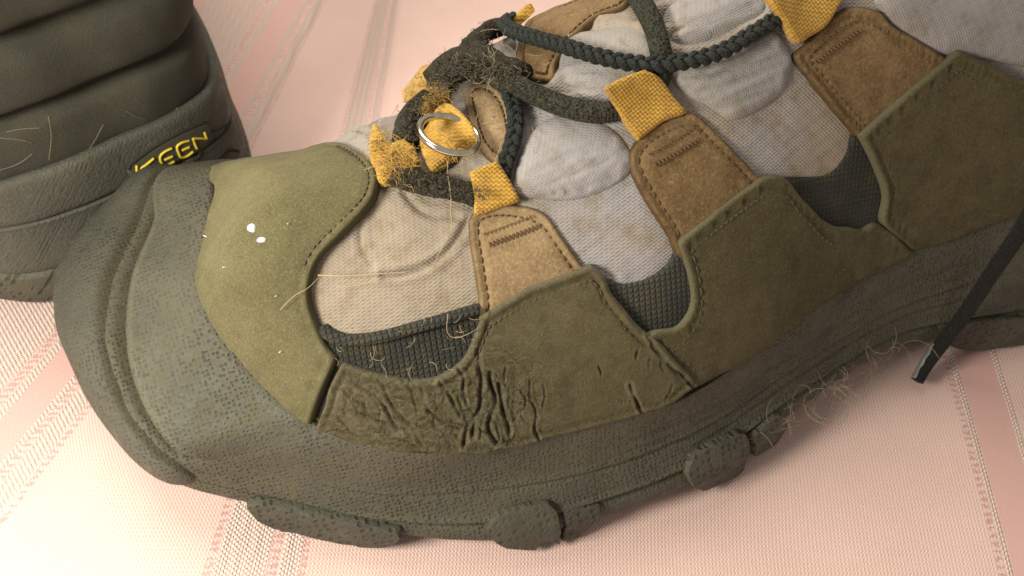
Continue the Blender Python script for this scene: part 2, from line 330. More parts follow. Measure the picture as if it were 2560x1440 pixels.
# ------------------------------------------------------------------ tablecloth
def make_cloth():
    m = NT('tablecloth_weave')
    uv = m.new('ShaderNodeUVMap', uv_map='weave').outputs[0]
    q, r, _ = m.sep(uv)                                   # cm across the bands, cm along them
    def band(lo, hi, soft=0.02):
        return m.math('MULTIPLY', m.ramp(q, lo-soft, lo+soft), m.ramp(q, hi-soft, hi+soft, 1, 0))
    def add(L):
        s = L[0]
        for t in L[1:]: s = m.math('ADD', s, t, clamp=True)
        return s
    coarse = add([band(-15.2, -13.15), band(-12.80, -12.57), band(-11.69, -11.50), band(-11.28, -10.78), band(-6.02, -5.05), band(-4.80, -4.42), band(10.68, 10.82), band(11.75, 11.88)])
    thin = add([band(-13.1, -12.85), band(-11.5, -11.3), band(-10.74, -10.56), band(-6.22, -6.05), band(-5.02, -4.83), band(-4.40, -4.30), band(10.5, 10.66)])
    satin = add([band(-12.57, -11.69), band(-19.5, -15.2), band(10.84, 11.74)])
    kc = 2*math.pi/0.125
    sx = m.math('SINE', m.math('MULTIPLY', q, kc)); sy = m.math('SINE', m.math('ADD', m.math('MULTIPLY', r, kc*1.15), m.math('MULTIPLY', m.math('SIGN', sx), 1.57)))
    cw = m.math('ADD', m.math('MULTIPLY', m.math('ABSOLUTE', sx), 0.5), m.math('MULTIPLY', sy, 0.5))
    kf = 2*math.pi/0.078
    fx = m.math('SINE', m.math('MULTIPLY', q, kf)); fy = m.math('SINE', m.math('ADD', m.math('MULTIPLY', r, kf*0.8), m.math('MULTIPLY', m.math('SIGN', fx), 1.57)))
    fw = m.math('ADD', m.math('MULTIPLY', fx, 0.3), m.math('MULTIPLY', fy, 0.6))
    ty = m.math('SINE', m.math('ADD', m.math('MULTIPLY', r, 2*math.pi/0.17), m.math('MULTIPLY', m.noise(uv, 9.0, 3), 11)))
    v3 = m.vec(); irr = m.noise(v3, 22, 3); blot = m.noise(v3, 0.5, 3)
    pink = m.mix(m.ramp(blot, 0.35, 0.7), (0.545, 0.348, 0.318), (0.585, 0.382, 0.35)); cream = (0.77, 0.62, 0.56); deep = (0.55, 0.335, 0.31)
    g = m.mix(m.ramp(m.math('ADD', fw, m.math('MULTIPLY', irr, 0.6)), -0.4, 0.9, 0.0, 0.72), pink, cream)
    g = m.mix(m.math('MULTIPLY', satin, 0.85), g, deep)
    cc = m.mix(m.ramp(cw, -0.25, 0.45), (0.53, 0.34, 0.295), cream)
    g = m.mix(coarse, g, cc)
    g = m.mix(m.math('MULTIPLY', thin, m.ramp(ty, -0.2, 0.4)), g, (0.50, 0.30, 0.285))
    flat = m.math('SUBTRACT', 1.0, m.math('MULTIPLY', satin, 0.8))
    h = m.math('ADD', m.math('MULTIPLY', m.math('MULTIPLY', fw, flat), 0.22), m.math('MULTIPLY', m.math('MULTIPLY', cw, coarse), 0.8))
    h = m.math('ADD', h, m.math('MULTIPLY', irr, 0.25))
    m.out(g, 0.72, m.bump(h, 0.045, 0.9), 0.22, 0.1)
    xs = np.arange(-60, 60.01, 0.4); ys = np.arange(-24, 84.01, 0.4)
    X, Y = np.meshgrid(xs, ys, indexing='ij'); P = np.stack([X, Y, 0*X], 2).reshape(-1, 3)
    Z = 0.13*vnoise(P, 0.16, 3)+0.06*vnoise(P*np.array([1, .5, 1]), 0.5, 4)-0.16
    under = np.exp(-(((P[:, 0]+2)/9)**2+((P[:, 1]-12)/5)**2)); Z = Z*(1-0.8*under)-0.02*under
    P[:, 2] = Z
    nu, nv = len(xs), len(ys)
    o = link('tablecloth', P, grid_faces(nu, nv), 'tablecloth_weave', kind='structure')
    # the bands of the cloth lie a little crooked: q runs across them
    def hh(y): return np.where(y < 15, 0.36*(y-10), 1.8+0.16*(y-15))
    q = P[:, 0].copy()
    for _ in range(12):
        k = np.interp(q, [-20, -15, -11, -6.5, -4, 5, 11, 30], [0.9, 1, 1, 0.32, 0.0, 0.25, 0.27, 0.27]); q = P[:, 0]-k*hh(P[:, 1])
    q = q+0.05*vnoise(P, 0.5, 9)
    uvl = o.data.uv_layers.new(name='weave'); vi = np.zeros(len(o.data.loops), int); o.data.loops.foreach_get('vertex_index', vi)
    uvl.data.foreach_set('uv', np.stack([q[vi], P[vi, 1]], 1).ravel())
    return o
make_cloth()

# ================================================================== front shoe
FR = Frame(-10.6, 13.3, 24)
def pl(x, y, z): return FR.at(x, y, z)                        # seen point with a height
def sh(s, t, z): return np.array([s, -t, z])                  # shoe coordinates: along, towards the near side, up
ST = [  # L2 bulge of the sole wall, L3 middle of the wall, L4 top of the wall, ridge of the upper
 (sh(4.1, -1.75, 2.2), sh(4.2, -1.1, 3.3), sh(4.35, 0.1, 4.3), sh(5.6, 4.1, 6.2)),
 (pl(380, 440, 2.9), pl(415, 455, 3.9), pl(540, 470, 4.7), sh(5.3, 4.1, 6.2)),
 (pl(250, 540, 2.4), pl(405, 560, 3.7), pl(525, 580, 4.7), sh(5.3, 4.1, 6.2)),
 (pl(165, 660, 2.1), pl(350, 700, 3.4), pl(503, 690, 4.5), sh(5.3, 4.1, 6.2)),
 (pl(150, 780, 1.9), pl(333, 830, 3.1), pl(535, 800, 4.2), sh(5.3, 4.1, 6.2)),
 (pl(190, 905, 1.7), pl(350, 950, 2.9), pl(600, 890, 3.9), sh(5.3, 4.1, 6.2)),
 (pl(270, 1050, 1.5), pl(400, 1060, 2.7), pl(680, 975, 3.6), sh(5.5, 4.1, 6.2)),
 (pl(400, 1180, 1.2), pl(490, 1140, 2.4), pl(770, 1050, 3.35), sh(6.2, 4.3, 6.4)),
 (pl(620, 1250, .9), pl(690, 1180, 2.0), pl(900, 1110, 3.2), sh(6.8, 4.3, 6.5)),
 (pl(1000, 1330, .7), pl(960, 1230, 1.8), pl(1090, 1132, 3.15), sh(7.7, 4.3, 6.65)),
 (pl(1300, 1335, .7), pl(1290, 1210, 1.8), pl(1300, 1105, 3.1), sh(8.8, 4.3, 6.95)),
 (pl(1560, 1265, .75), pl(1550, 1150, 1.9), pl(1500, 1052, 3.15), sh(10.1, 4.3, 7.5)),
 (pl(1800, 1160, .9), pl(1780, 1050, 2.0), pl(1700, 1000, 3.25), sh(11.7, 4.3, 8.2)),
 (pl(2000, 1010, 1.1), pl(1960, 930, 2.2), pl(1900, 870, 3.4), sh(13.4, 4.3, 8.8)),
 (pl(2230, 865, 1.0), pl(2190, 790, 2.3), pl(2100, 720, 3.6), sh(15.4, 4.3, 9.5)),
 (pl(2430, 830, .8), pl(2400, 710, 2.4), pl(2330, 600, 3.8), sh(17.7, 4.3, 10.2)),
 (pl(2640, 800, .7), pl(2640, 640, 2.5), pl(2600, 520, 4.0), sh(20, 4.3, 10.9)),
 (sh(25, 9.6, .7), sh(24.8, 9.0, 2.6), sh(24.5, 8.5, 4.2), sh(23.5, 4.3, 11.6)),
 (sh(28.2, 8.2, .7), sh(27.8, 7.8, 2.6), sh(27.3, 7.4, 4.3), sh(26, 4.4, 11.8)),
 (sh(29.8, 4.8, .7), sh(29.4, 4.8, 2.6), sh(29, 4.8, 4.4), sh(27.6, 4.5, 11.8)),
 (sh(28.6, 1.4, .7), sh(28.3, 1.7, 2.6), sh(28, 2.1, 4.3), sh(26.2, 4.5, 11.8)),
 (sh(25, .1, .8), sh(25, .5, 2.6), sh(25, .9, 4.2), sh(23.5, 4.4, 11.6)),
 (sh(21, -.2, .9), sh(21, .3, 2.6), sh(21, .8, 4.0), sh(20.3, 4.3, 10.9)),
 (sh(17, -.5, 1.0), sh(17, .1, 2.6), sh(17, .6, 3.9), sh(17, 4.3, 9.95)),
 (sh(13.5, -1.3, 1.0), sh(13.5, -.8, 2.5), sh(13.5, -.2, 4.2), sh(13.5, 4.2, 8.8)),
 (sh(10.5, -2.1, 1.0), sh(10.5, -1.6, 2.5), sh(10.5, -1.0, 3.9), sh(10.5, 4.1, 7.65)),
 (sh(8.0, -1.9, 1.1), sh(8.0, -1.5, 2.5), sh(8.0, -0.9, 3.5), sh(8.4, 3.9, 6.85)),
 (sh(5.8, -1.7, 1.4), sh(5.9, -1.2, 2.6), sh(6.0, -0.4, 3.5), sh(6.8, 3.7, 6.45)),
]
ST = np.array(ST)                                             # stations x 4 x 3
NS = 26
L2, L3, L4, SP = [cr(ST[:, k], NS, True) for k in range(4)]
NU = len(L2)
_sx = np.clip(SP[:, 0], 5.5, 40)
SP = np.stack([_sx, np.full(NU, -4.1), np.interp(_sx, [5.5, 6.2, 7, 8, 9, 10, 11.5, 13.4, 15.4, 17.7, 20, 23.5, 30], [6.36, 6.40, 6.46, 6.62, 6.98, 7.45, 8.15, 8.85, 9.5, 10.2, 10.9, 11.6, 11.8])], 1)
inw = SP-L4; inw[:, 2] = 0; inw /= np.linalg.norm(inw, axis=1)[:, None]
L1 = L2+inw*0.35; L1[:, 2] = 0.28+0.45*np.clip(L2[:, 2]-0.7, 0, 3)
L1i = L1+inw*1.3; L1i[:, 2] = L1[:, 2]+0.02
LB = SP.copy(); LB[:, 2] = 0.5
LT = L4+inw*0.22; LT[:, 2] = L4[:, 2]-0.10
shoe = empty('hiking_shoe', 'worn olive hiking shoe with yellow lace loops and grey toe bumper in front', 'shoe', FR.o, FR.deg, 'pair of worn hiking shoes')

def seg(A, B, C, D, n):
    """Catmull-Rom span B->C for whole rows"""
    t = np.linspace(0, 1, n, endpoint=False)[None, :, None]
    A, B, C, D = [k[:, None, :] for k in (A, B, C, D)]
    return 0.5*((2*B)+(-A+C)*t+(2*A-5*B+4*C-D)*t**2+(-A+3*B-3*C+D)*t**3)
NB, NA, NC, ND = 3, 8, 32, 20
KR = NC/16
wall = np.concatenate([LB[:, None], seg(L1i, L1i, L1, L2, NB), seg(L1i, L1, L2, L3, NA), seg(L1, L2, L3, L4, NC), seg(L2, L3, L4, LT, ND), L4[:, None], (0.5*(L4+LT))[:, None]+[0, 0, 0.02], LT[:, None], (LT-[0, 0, .3]+inw*0.2)[:, None]], 1)
NVW = wall.shape[1]; wn = -grid_normals(wall)
if wn[10*NS, 20, 1] > 0: wn = -wn
iu = np.arange(NU)/NS                                         # station index of every column
jv = np.arange(NVW)
J2, J3, J4 = 1+NB+NA, 1+NB+NA+NC, 1+NB+NA+NC+ND               # rows of L2, L3, L4
off = np.zeros((NU, NVW))
toe = (lambda q: 1-q*q*(3-2*q))(np.clip((iu-6.5)/0.9, 0, 1))*np.clip(1-np.clip((iu-26.5)/0.5, 0, 1), 0, 1)
toe = np.where(iu > 26.8, 1.0, toe)
above = np.clip((jv-J3)/1.0, 0, 1)[None]*np.clip((J4+1-jv)/3, 0, 1)[None]
off += toe[:, None]*0.34*above*(1-0.6*np.clip((jv-J3)/12, 0, 1))[None]-0.22*toe[:, None]*np.exp(-((jv-J3+4)/4.0)**2)[None]
def ridge(j, w, amp, lo, hi):
    g = np.exp(-((jv-j)/w)**2)[None]; m_ = np.clip((iu-lo)/1.2, 0, 1)*np.clip((hi-iu)/1.2, 0, 1)
    return amp*m_[:, None]*g
off += ridge(J3-0.5, 1.1, 0.05, 8.2, 22)-ridge(J3-2.5, 1.2, 0.03, 8.2, 22)+ridge(J3-9.5*KR, 1.5, 0.07, 8.0, 22)-ridge(J3-11*KR, 2.0, 0.06, 8.0, 22)-ridge(J3+5.5, 0.9, 0.04, 10.5, 22)+ridge(J3+4, 0.9, 0.03, 10.5, 22)-ridge(J3-5*KR, 1.2, 0.05, 11.5, 22)+ridge(J3-4.2*KR, 1.0, 0.03, 11.5, 22)
Pw = wall.reshape(-1, 3); off = off.reshape(-1)+0.022*vnoise(Pw, 0.9, 5)+0.012*vnoise(Pw, 2.3, 6)
wallP = (Pw+wn.reshape(-1, 3)*off[:, None]).reshape(NU, NVW, 3)
rand_part = link('sole_wall', wallP.reshape(-1, 3), grid_faces(NU, NVW, True), 'rubber', shoe)
def vattr(o, name, val):
    a_ = o.data.attributes.new(name, 'FLOAT', 'POINT'); a_.data.foreach_set('value', np.asarray(val, float).ravel())
_mud_shade = toe[:, None]*np.exp(-((jv-J3+4)/4.5)**2)[None]+0.9*np.exp(-((jv-J4-0.5)/1.1)**2)[None]+0.5*np.exp(-((jv-(J3-11*KR))/1.5)**2)[None]  # grit, plus shade painted into the toe groove
_worn_light = toe[:, None]*np.exp(-((jv-J3-1.5)/1.2)**2)[None]+.35*np.exp(-((jv-J3+9.5*KR)/1.0)**2)[None]+.3*np.exp(-((jv-J3+.5)/.9)**2)[None]  # wear on the ridges, edge light painted on the toe lip
vattr(rand_part, 'mud_shade', np.clip(_mud_shade, 0, 1)); vattr(rand_part, 'worn', np.clip(_worn_light, 0, 1)*np.ones((NU, 1)))
WB = BVHTree.FromPolygons(wallP.reshape(-1, 3).tolist(), grid_faces(NU, NVW, True))

# front toe bumper: a thick lip of rubber that wraps the toe below the groove
bu = np.arange(int(-1.6*NS), int(7.4*NS)+1)
cols = bu % NU
rows = np.arange(2, J3+1)
w = (rows-rows[0])/(rows[-1]-rows[0])
tail = np.clip((bu[-1]-bu)/(0.42*NS), 0, 1)**0.5*np.clip((bu-bu[0])/(0.6*NS), 0, 1)**0.5
prof = np.interp(w, [0, .1, .3, .46, .56, .64, .70, .75, .80, .86, 1.0], [-.1, .08, .17, .21, .21, .19, .13, .04, -.08, -.22, -.32])
B = wall[cols][:, rows]; Bn = wn[cols][:, rows]
# the lip narrows to a rounded tip at its tail
mid_ = B[:, [len(rows)//2]]
B = mid_+(B-mid_)*np.clip(0.12+0.95*tail, 0, 1)[:, None, None]
BP = B+Bn*(prof[None]*np.clip(tail*1.3, 0, 1)[:, None]-0.02)[:, :, None]
BPn = BP.reshape(-1, 3); BP = (BPn+Bn.reshape(-1, 3)*(0.02*vnoise(BPn, 1.1, 8))[:, None])
tb_ = link('toe_bumper', BP, grid_faces(len(bu), len(rows)), 'bumper_rubber', shoe)
vattr(tb_, 'mud_shade', np.clip((w-.66)/.12, 0, 1)[None]*np.ones((len(bu), 1)))  # dirt and groove shade painted along the bumper's upper edge

# dirt and painted-in shade in the toe groove; dirt along the top of the sole wall
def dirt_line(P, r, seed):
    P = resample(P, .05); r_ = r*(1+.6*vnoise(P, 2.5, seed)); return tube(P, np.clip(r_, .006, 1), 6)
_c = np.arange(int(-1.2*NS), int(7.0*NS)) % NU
J = Join(); J.add(*dirt_line(wallP[_c, J3-4]+wn[_c, J3-4]*(.0), .085, 101)); J.link('groove_dirt_shade', 'edge_dirt', shoe)
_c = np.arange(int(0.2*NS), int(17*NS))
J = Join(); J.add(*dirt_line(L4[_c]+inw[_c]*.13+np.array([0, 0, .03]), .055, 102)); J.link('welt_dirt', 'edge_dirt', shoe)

# upper form
NVU = 110
xx = np.r_[np.linspace(-0.12, 0, 6, endpoint=False), np.linspace(0, 1, NVU-6)]
fx_ = np.where(xx < 0, 1.7*xx, np.sin(np.pi/2*np.clip(xx, 0, 1))**0.9)
UL = L4+inw*0.16
up = UL[:, None]+(SP-UL)[:, None]*xx[None, :, None]
_md = np.clip(np.interp(np.arange(NU)/NS, [0, .6, 1.6, 20, 23, 24, 25, 26, 27, 28], [1.0, .95, .9, .9, .8, .62, .72, 1.1, 1.1, 1.0]), .5, 2)   # the far side has a lower shoulder
fxm = np.where(xx[None] < 0, 1.7*xx[None], np.sin(np.pi/2*np.clip(xx, 0, 1))[None]**_md[:, None])
up[:, :, 2] = UL[:, None, 2]+(SP-UL)[:, None, 2]*fxm
un_ = grid_normals(up)
_k = np.argsort(SP[:, 0]); _sl = np.interp(SP[:, 0], np.linspace(5, 30, 200), np.gradient(np.interp(np.linspace(5, 30, 200), SP[_k, 0], SP[_k, 2]), np.linspace(5, 30, 200)))
_nt = np.stack([-_sl, 0*_sl, 0*_sl+1], 1); _nt /= np.linalg.norm(_nt, axis=1)[:, None]
un_ = np.where((un_[:, :, 2] < -0.0)[:, :, None], -un_, un_)
_w = np.clip((xx-.86)/.10, 0, 1)[None, :, None]; un_ = un_*(1-_w)+_nt[:, None]*_w; un_ /= np.linalg.norm(un_, axis=2)[:, :, None]
UF = grid_faces(NU, NVU, True)
class Surf:
    def __init__(s, P, N, F, frame, axis, lift=0.0):
        s.P, s.N, s.fr, s.ax = P, N, frame, axis
        s.b = BVHTree.FromPolygons(P.tolist(), F); s.F = np.array(F); s.bl = {}
        s.raw = F
    def lifted(s, h):
        if h not in s.bl: s.bl[h] = BVHTree.FromPolygons((s.P+s.N*h).tolist(), s.raw)
        return s.bl[h]
    def hit(s, x, y, h=0.0):
        """point of the bare form below the photo position x, y of something lying h above it"""
        o = Vector(s.fr.loc(EYE)); d = Vector(s.fr.dirl(raydir(x, y))); b = s.lifted(round(h, 2)) if h else s.b
        p, n, i, _ = b.ray_cast(o, d)
        if p is None:
            best = None
            for t in np.linspace(8, 34, 140):
                q, n_, i_, dist = b.find_nearest(o+d*t)
                if q is not None and (best is None or dist < best[0]): best = (dist, q, i_)
            _, p, i = best
        n = s.N[s.F[i]].mean(0); n /= np.linalg.norm(n)
        return np.array(p)-n*h, n
    def drop(s, ab):
        """form point and normal over the plan position"""
        if s.ax == 'z': o = Vector((ab[0], ab[1], 40)); d = Vector((0, 0, -1))
        elif s.ax == 'y': o = Vector((ab[0], -40, ab[1])); d = Vector((0, 1, 0))
        else: o = Vector((-20, ab[0], ab[1])); d = Vector((1, 0, 0))
        p, n, i, _ = s.b.ray_cast(o, d)
        if p is None:
            o2 = Vector((ab[0], ab[1], 5)) if s.ax == 'z' else Vector((ab[0], -9, ab[1])) if s.ax == 'y' else Vector((0.5, ab[0], ab[1]))
            p, n, i, _ = s.b.find_nearest(o2)
        n = s.N[s.F[i]].mean(0); n /= np.linalg.norm(n)
        return np.array(p), n
    def plan(s, p): return np.array([p[0], p[1]]) if s.ax == 'z' else np.array([p[0], p[2]]) if s.ax == 'y' else np.array([p[1], p[2]])
if globals().get('TEST'): raise SystemExit
UP = Surf(up.reshape(-1, 3), un_.reshape(-1, 3), UF, FR, 'z')

def outline(surf, pts, h):
    """pts: (x, y) seen points, (x, y, 1) seen corners, ('s', along, near) hidden shoe points -> smooth plan outline"""
    Q = []; corner = []
    for p in pts:
        if p[0] == 's': Q.append(np.array([p[1], -p[2]])); corner.append(False)
        else: Q.append(surf.plan(surf.hit(p[0], p[1], h)[0])); corner.append(len(p) > 2)
    m = len(Q); out = []
    for i in range(m):
        p0, p1, p2, p3 = Q[i-1], Q[i], Q[(i+1) % m], Q[(i+2) % m]
        if corner[i]: p0 = 2*p1-p2
        if corner[(i+1) % m]: p3 = 2*p2-p1
        t = np.linspace(0, 1, 12, endpoint=False)[:, None]
        out.append(0.5*((2*p1)+(-p0+p2)*t+(2*p0-5*p1+4*p2-p3)*t**2+(-p0+3*p1-3*p2+p3)*t**3))
    return np.concatenate(out)

def panel(name, surf, pts, thick, mat, base=0.0, edge=0.12, step=0.09, disp=None, stitch=None, parent=None, ragged=0.0, groove=0.03, tilt=None, wear=None, thread='dark_thread', skirt=0.22, tones=None):
    O_ = outline(surf, pts, base+thick*0.6)
    O_ = resample(np.vstack([O_, O_[:1]]), step*0.7)[:-1]
    if ragged: O_ = O_+ragged*np.stack([vnoise(np.c_[O_*1.0, 0*O_[:, 0]], 2.6, 31), vnoise(np.c_[O_*1.0, 0*O_[:, 0]], 2.6, 32)], 1)
    lo, hi = O_.min(0), O_.max(0); gx, gy = np.meshgrid(np.arange(lo[0], hi[0], step), np.arange(lo[1], hi[1], step), indexing='ij')
    gx[:, ::2] += step/2; I = np.stack([gx.ravel(), gy.ravel()], 1)
    # keep only points well inside
    x, y = I.T; ins = np.zeros(len(I), bool); A = O_; Bq = np.roll(O_, -1, 0)
    for (x1, y1), (x2, y2) in zip(A, Bq):
        c = ((y1 > y) != (y2 > y)); ins ^= c & (x < (x2-x1)*(y-y1)/((y2-y1) if y2 != y1 else 1e-9)+x1)
    I = I[ins]; Lc = np.vstack([O_, O_[:1]])
    tg_ = np.roll(O_, -1, 0)-np.roll(O_, 1, 0); nr_ = np.stack([-tg_[:, 1], tg_[:, 0]], 1); nr_ /= np.linalg.norm(nr_, axis=1)[:, None]+1e-9
    if np.sum(O_[:, 0]*np.roll(O_[:, 1], -1)-np.roll(O_[:, 0], -1)*O_[:, 1]) < 0: nr_ = -nr_
    rings = []
    e_ = min(edge, .06)
    for rr in (.35*e_, e_):
        q_ = O_+nr_*rr; rings.append(q_[segdist(q_, Lc) > rr*.9])
    if len(I): I = I[segdist(I, Lc) > e_+step*0.4]
    V2 = np.vstack([O_]+rings+[I]); nO = len(O_)
    vs, es, fs, ov, oe, of = delaunay_2d_cdt([Vector(p) for p in V2], [], [list(range(nO))], 1, 1e-6)
    V2 = np.array([tuple(p) for p in vs]); d = segdist(V2, Lc)
    PN = [surf.drop(p) for p in V2]; P = np.array([k[0] for k in PN]); N = np.array([k[1] for k in PN])
    O3 = np.array([surf.drop(p)[0] for p in O_[::2]]); d = np.maximum(segdist(P, np.vstack([O3, O3[:1]])), 0.0); d = np.where(segdist(V2, Lc) < 1e-5, 0, d)
    k = np.clip(d/edge, 0, 1); h = base+thick*np.sqrt(np.clip(1-(1-k)**2, 0, 1))
    if groove: h = h-1.3*groove*np.exp(-((d-0.17)/0.045)**2)+0.5*groove*np.exp(-((d-0.08)/0.05)**2)
    h = h+0.012*vnoise(P, 1.7, 11)
    if tilt:                                                    # rises from one seen point to another
        a = surf.plan(surf.hit(*tilt[0])[0]); b = surf.plan(surf.hit(*tilt[1])[0]); q = np.clip(((V2-a)@(b-a))/((b-a)@(b-a)), 0, 1.2)
        h = h+tilt[2]+(tilt[3]-tilt[2])*q*q
    if disp is not None: h = h+disp(P, V2, d)
    top = P+N*h[:, None]
    # boundary loop -> skirt that goes down into the form
    cnt = {}
    for f in fs:
        for a, b in zip(f, list(f[1:])+[f[0]]): cnt[(a, b)] = 1
    bd = [(a, b) for a, b in cnt if (b, a) not in cnt]
    bidx = sorted({a for a, b in bd}); mp = {a: len(top)+i for i, a in enumerate(bidx)}
    low = P[bidx]+N[bidx]*(h[bidx]-skirt)[:, None]
    F = [tuple(f) for f in fs]+[(b, a, mp[a], mp[b]) for a, b in bd]
    V = np.vstack([top, low])
    # make the faces look outward
    f0 = F[0]; nn = np.cross(top[f0[1]]-top[f0[0]], top[f0[2]]-top[f0[0]])
    if nn@N[f0[0]] < 0: F = [f[::-1] for f in F]
    o = link(name, V, F, mat, parent or shoe)
    at_ = o.data.attributes.new('rim', 'FLOAT', 'POINT'); at_.data.foreach_set('value', np.r_[np.exp(-d/.09), np.ones(len(low))])
    if tones is not None:
        _d, _l, _t = tones(P); z_ = np.zeros(len(low))
        vattr(o, 'split', np.r_[_t, z_]); vattr(o, 'lift', np.r_[np.clip(_l/.02, 0, 1), z_])
    if wear is not None:
        at_ = o.data.attributes.new('wear', 'FLOAT', 'POINT'); at_.data.foreach_set('value', np.r_[wear(P, V2, d), np.zeros(len(low))])
    if stitch:
        for dist, keep in stitch:
            row_stitch(surf, O_, dist, h_top=base+thick, keep=keep, parent=o, mat=thread)
    return o

def row_stitch(surf, O_, dist, h_top, keep=None, parent=None, mat='dark_thread', pitch=0.13, length=0.09, r=0.019):
    """a row of thread stitches inside a closed outline"""
    t = np.roll(O_, -1, 0)-np.roll(O_, 1, 0); n = np.stack([-t[:, 1], t[:, 0]], 1); n /= np.linalg.norm(n, axis=1)[:, None]+1e-9
    A = 0.5*np.sum(O_[:, 0]*np.roll(O_[:, 1], -1)-np.roll(O_[:, 0], -1)*O_[:, 1])
    if A < 0: n = -n
    L = O_+n*dist; dd = segdist(L, np.vstack([O_, O_[:1]])); L = L[dd > dist*0.93]
    J = Join(); L = resample(L, 0.02); step = int(pitch/0.02); ln = max(2, int(length/0.02))
    for i in range(0, len(L)-ln-1, step):
        if np.linalg.norm(L[i+ln]-L[i]) > length*1.8: continue
        if keep is not None and not keep(L[i]): continue
        Q = []
        for k, u in enumerate(np.linspace(0, 1, 4)):
            p, nn = surf.drop(L[i]+(L[i+ln]-L[i])*u); Q.append(p+nn*(h_top-0.035+0.03*math.sin(math.pi*u)))
        J.add(*tube(Q, r, 5))
    if J.n: J.link('stitching', mat, parent, kind='stuff')

def path(surf, pts, n=10):
    """pts (x, y, height above the form) seen -> smooth 3D path"""
    Q = []
    for x, y, h in pts:
        p, nn = surf.hit(x, y, max(h, 0)); Q.append(p+nn*h)
    return cr(Q, n)

# --- textile body of the upper, with creases and puckers
creases = [ # seen polyline, depth, width, ridge beside it
 ([(1170, 548), (1140, 600), (1100, 645), (1030, 678), (960, 690)], .09, .05, .035),
 ([(900, 560), (905, 620), (930, 660)], .03, .05, .012),
 ([(1010, 480), (1060, 530), (1150, 545)], .05, .05, .02),
 ([(1420, 60), (1520, 90), (1600, 120)], .10, .12, .10),
 ([(1660, 60), (1760, 30), (1860, 20)], .16, .12, .16),
 ([(1680, 100), (1780, 80), (1890, 30)], .10, .10, .14),
 ([(1420, 210), (1500, 190), (1600, 200)], .10, .10, .10),
 ([(1400, 240), (1470, 220), (1560, 215)], .06, .08, .08),
 ([(1000, 300), (1080, 340), (1130, 400)], .08, .14, .0),
 ([(1330, 560), (1420, 640), (1520, 690)], .03, .10, .03),
]
Pu = up.reshape(-1, 3); nu_ = un_.reshape(-1, 3)
du = 0.03*vnoise(Pu, 0.8, 21)+0.02*vnoise(Pu, 2.0, 22)
for pts, dep, wd, rg in creases:
    L = np.array([UP.hit(x, y)[0] for x, y in pts]); L = cr(L, 6); d = segdist(Pu, L)
    du += -dep*np.exp(-(d/wd)**2)+rg*np.exp(-((d-2.6*wd)/(1.4*wd))**2)
PuD = Pu+nu_*du[:, None]
PuD = PuD.reshape(NU, NVU, 3)[:, 5:]
link('textile_upper', PuD.reshape(-1, 3), grid_faces(NU, NVU-5, True), 'grey_textile', shoe)

# --- overlays
def sm(a, b, x): t = np.clip((x-a)/(b-a), 0, 1); return t*t*(3-2*t)
def folds(lines, dep, wd):
    LL = [cr(np.array([UP.hit(x, y, .2)[0] for x, y in L]), 6) for L in lines]
    def f(P, V, d):
        h = 0
        for L in LL:
            q = segdist(P, L); h = h-dep*np.exp(-(q/wd)**2)+.7*dep*np.exp(-((q-2.3*wd)/(1.3*wd))**2)
        return h*np.clip(d/.15, 0, 1)
    return f
def both(f, g): return lambda P, V, d: f(P, V, d)+g(P, V, d)
puff = lambda amp, w, s: (lambda P, V, d: amp*(1-np.exp(-d/w))+0.5*amp*vnoise(P*np.array([1, .55, 1]), 1.15, s)*np.clip(d/w, 0, 1))
panel('tongue_padding', UP, [(1283, 450), (1300, 380), (1340, 315), (1400, 285), (1490, 300), (1550, 335), (1582, 395), (1570, 440), (1500, 485), (1430, 502), (1350, 498), (1292, 488)], .10, 'puffy_textile', edge=.3, disp=both(puff(.10, .35, 41), folds([[(1300, 472), (1400, 442), (1500, 402), (1572, 372)], [(1320, 440), (1420, 395), (1530, 350)], [(1340, 490), (1440, 470), (1540, 430)]], .06, .05)), groove=0, step=.08)
panel('tongue_padding', UP, [(1680, 190), (1760, 145), (1850, 110), (1930, 70), (1978, 130), (1980, 180), (1945, 245), (1840, 302), (1785, 272), (1720, 240)], .10, 'puffy_textile', edge=.3, disp=both(puff(.10, .35, 42), folds([[(1700, 225), (1800, 205), (1900, 175), (1972, 150)], [(1720, 190), (1840, 165), (1935, 105)], [(1800, 270), (1870, 240), (1950, 200)]], .06, .05)), groove=0, step=.08)
panel('tongue_padding', UP, [(1410, 95), (1500, 70), (1600, 60), (1660, 100), (1690, 160), (1640, 215), (1560, 225), (1460, 220), (1400, 190)], .08, 'puffy_textile', edge=.3, disp=both(puff(.10, .4, 43), folds([[(1405, 180), (1480, 172), (1560, 182), (1660, 178)], [(1420, 212), (1500, 197), (1610, 205)], [(1560, 100), (1600, 118), (1650, 125)]], .06, .05)), groove=0, step=.08)
panel('tongue_padding', UP, [(1660, 20), (1760, -40), (1900, -60), (1940, 20), (1900, 60), (1800, 100), (1690, 120)], .10, 'puffy_textile', edge=.3, disp=both(puff(.24, .4, 44), folds([[(1690, 70), (1780, 55), (1890, 15)], [(1700, 105), (1790, 80), (1880, 50)]], .06, .05)), groove=0, step=.08)
panel('collar_padding', UP, [(2200, -20), (2230, 60), (2330, 130), (2450, 150), (2600, 170), (2750, 120), (2700, -80), (2400, -90)], .12, 'puffy_textile', edge=.3, disp=puff(.12, .5, 45), groove=0, step=.1)
panel('toe_gusset', UP, [(735, 362), (790, 310), (850, 288), (905, 318), (950, 290), (1000, 290), (1030, 330), (1010, 380), (950, 440), (900, 420), (820, 380)], .10, 'puffy_textile', edge=.3, disp=both(puff(.15, .3, 46), folds([[(860, 300), (900, 330), (960, 380)], [(950, 300), (930, 350)]], .06, .05)), groove=0, step=.08)

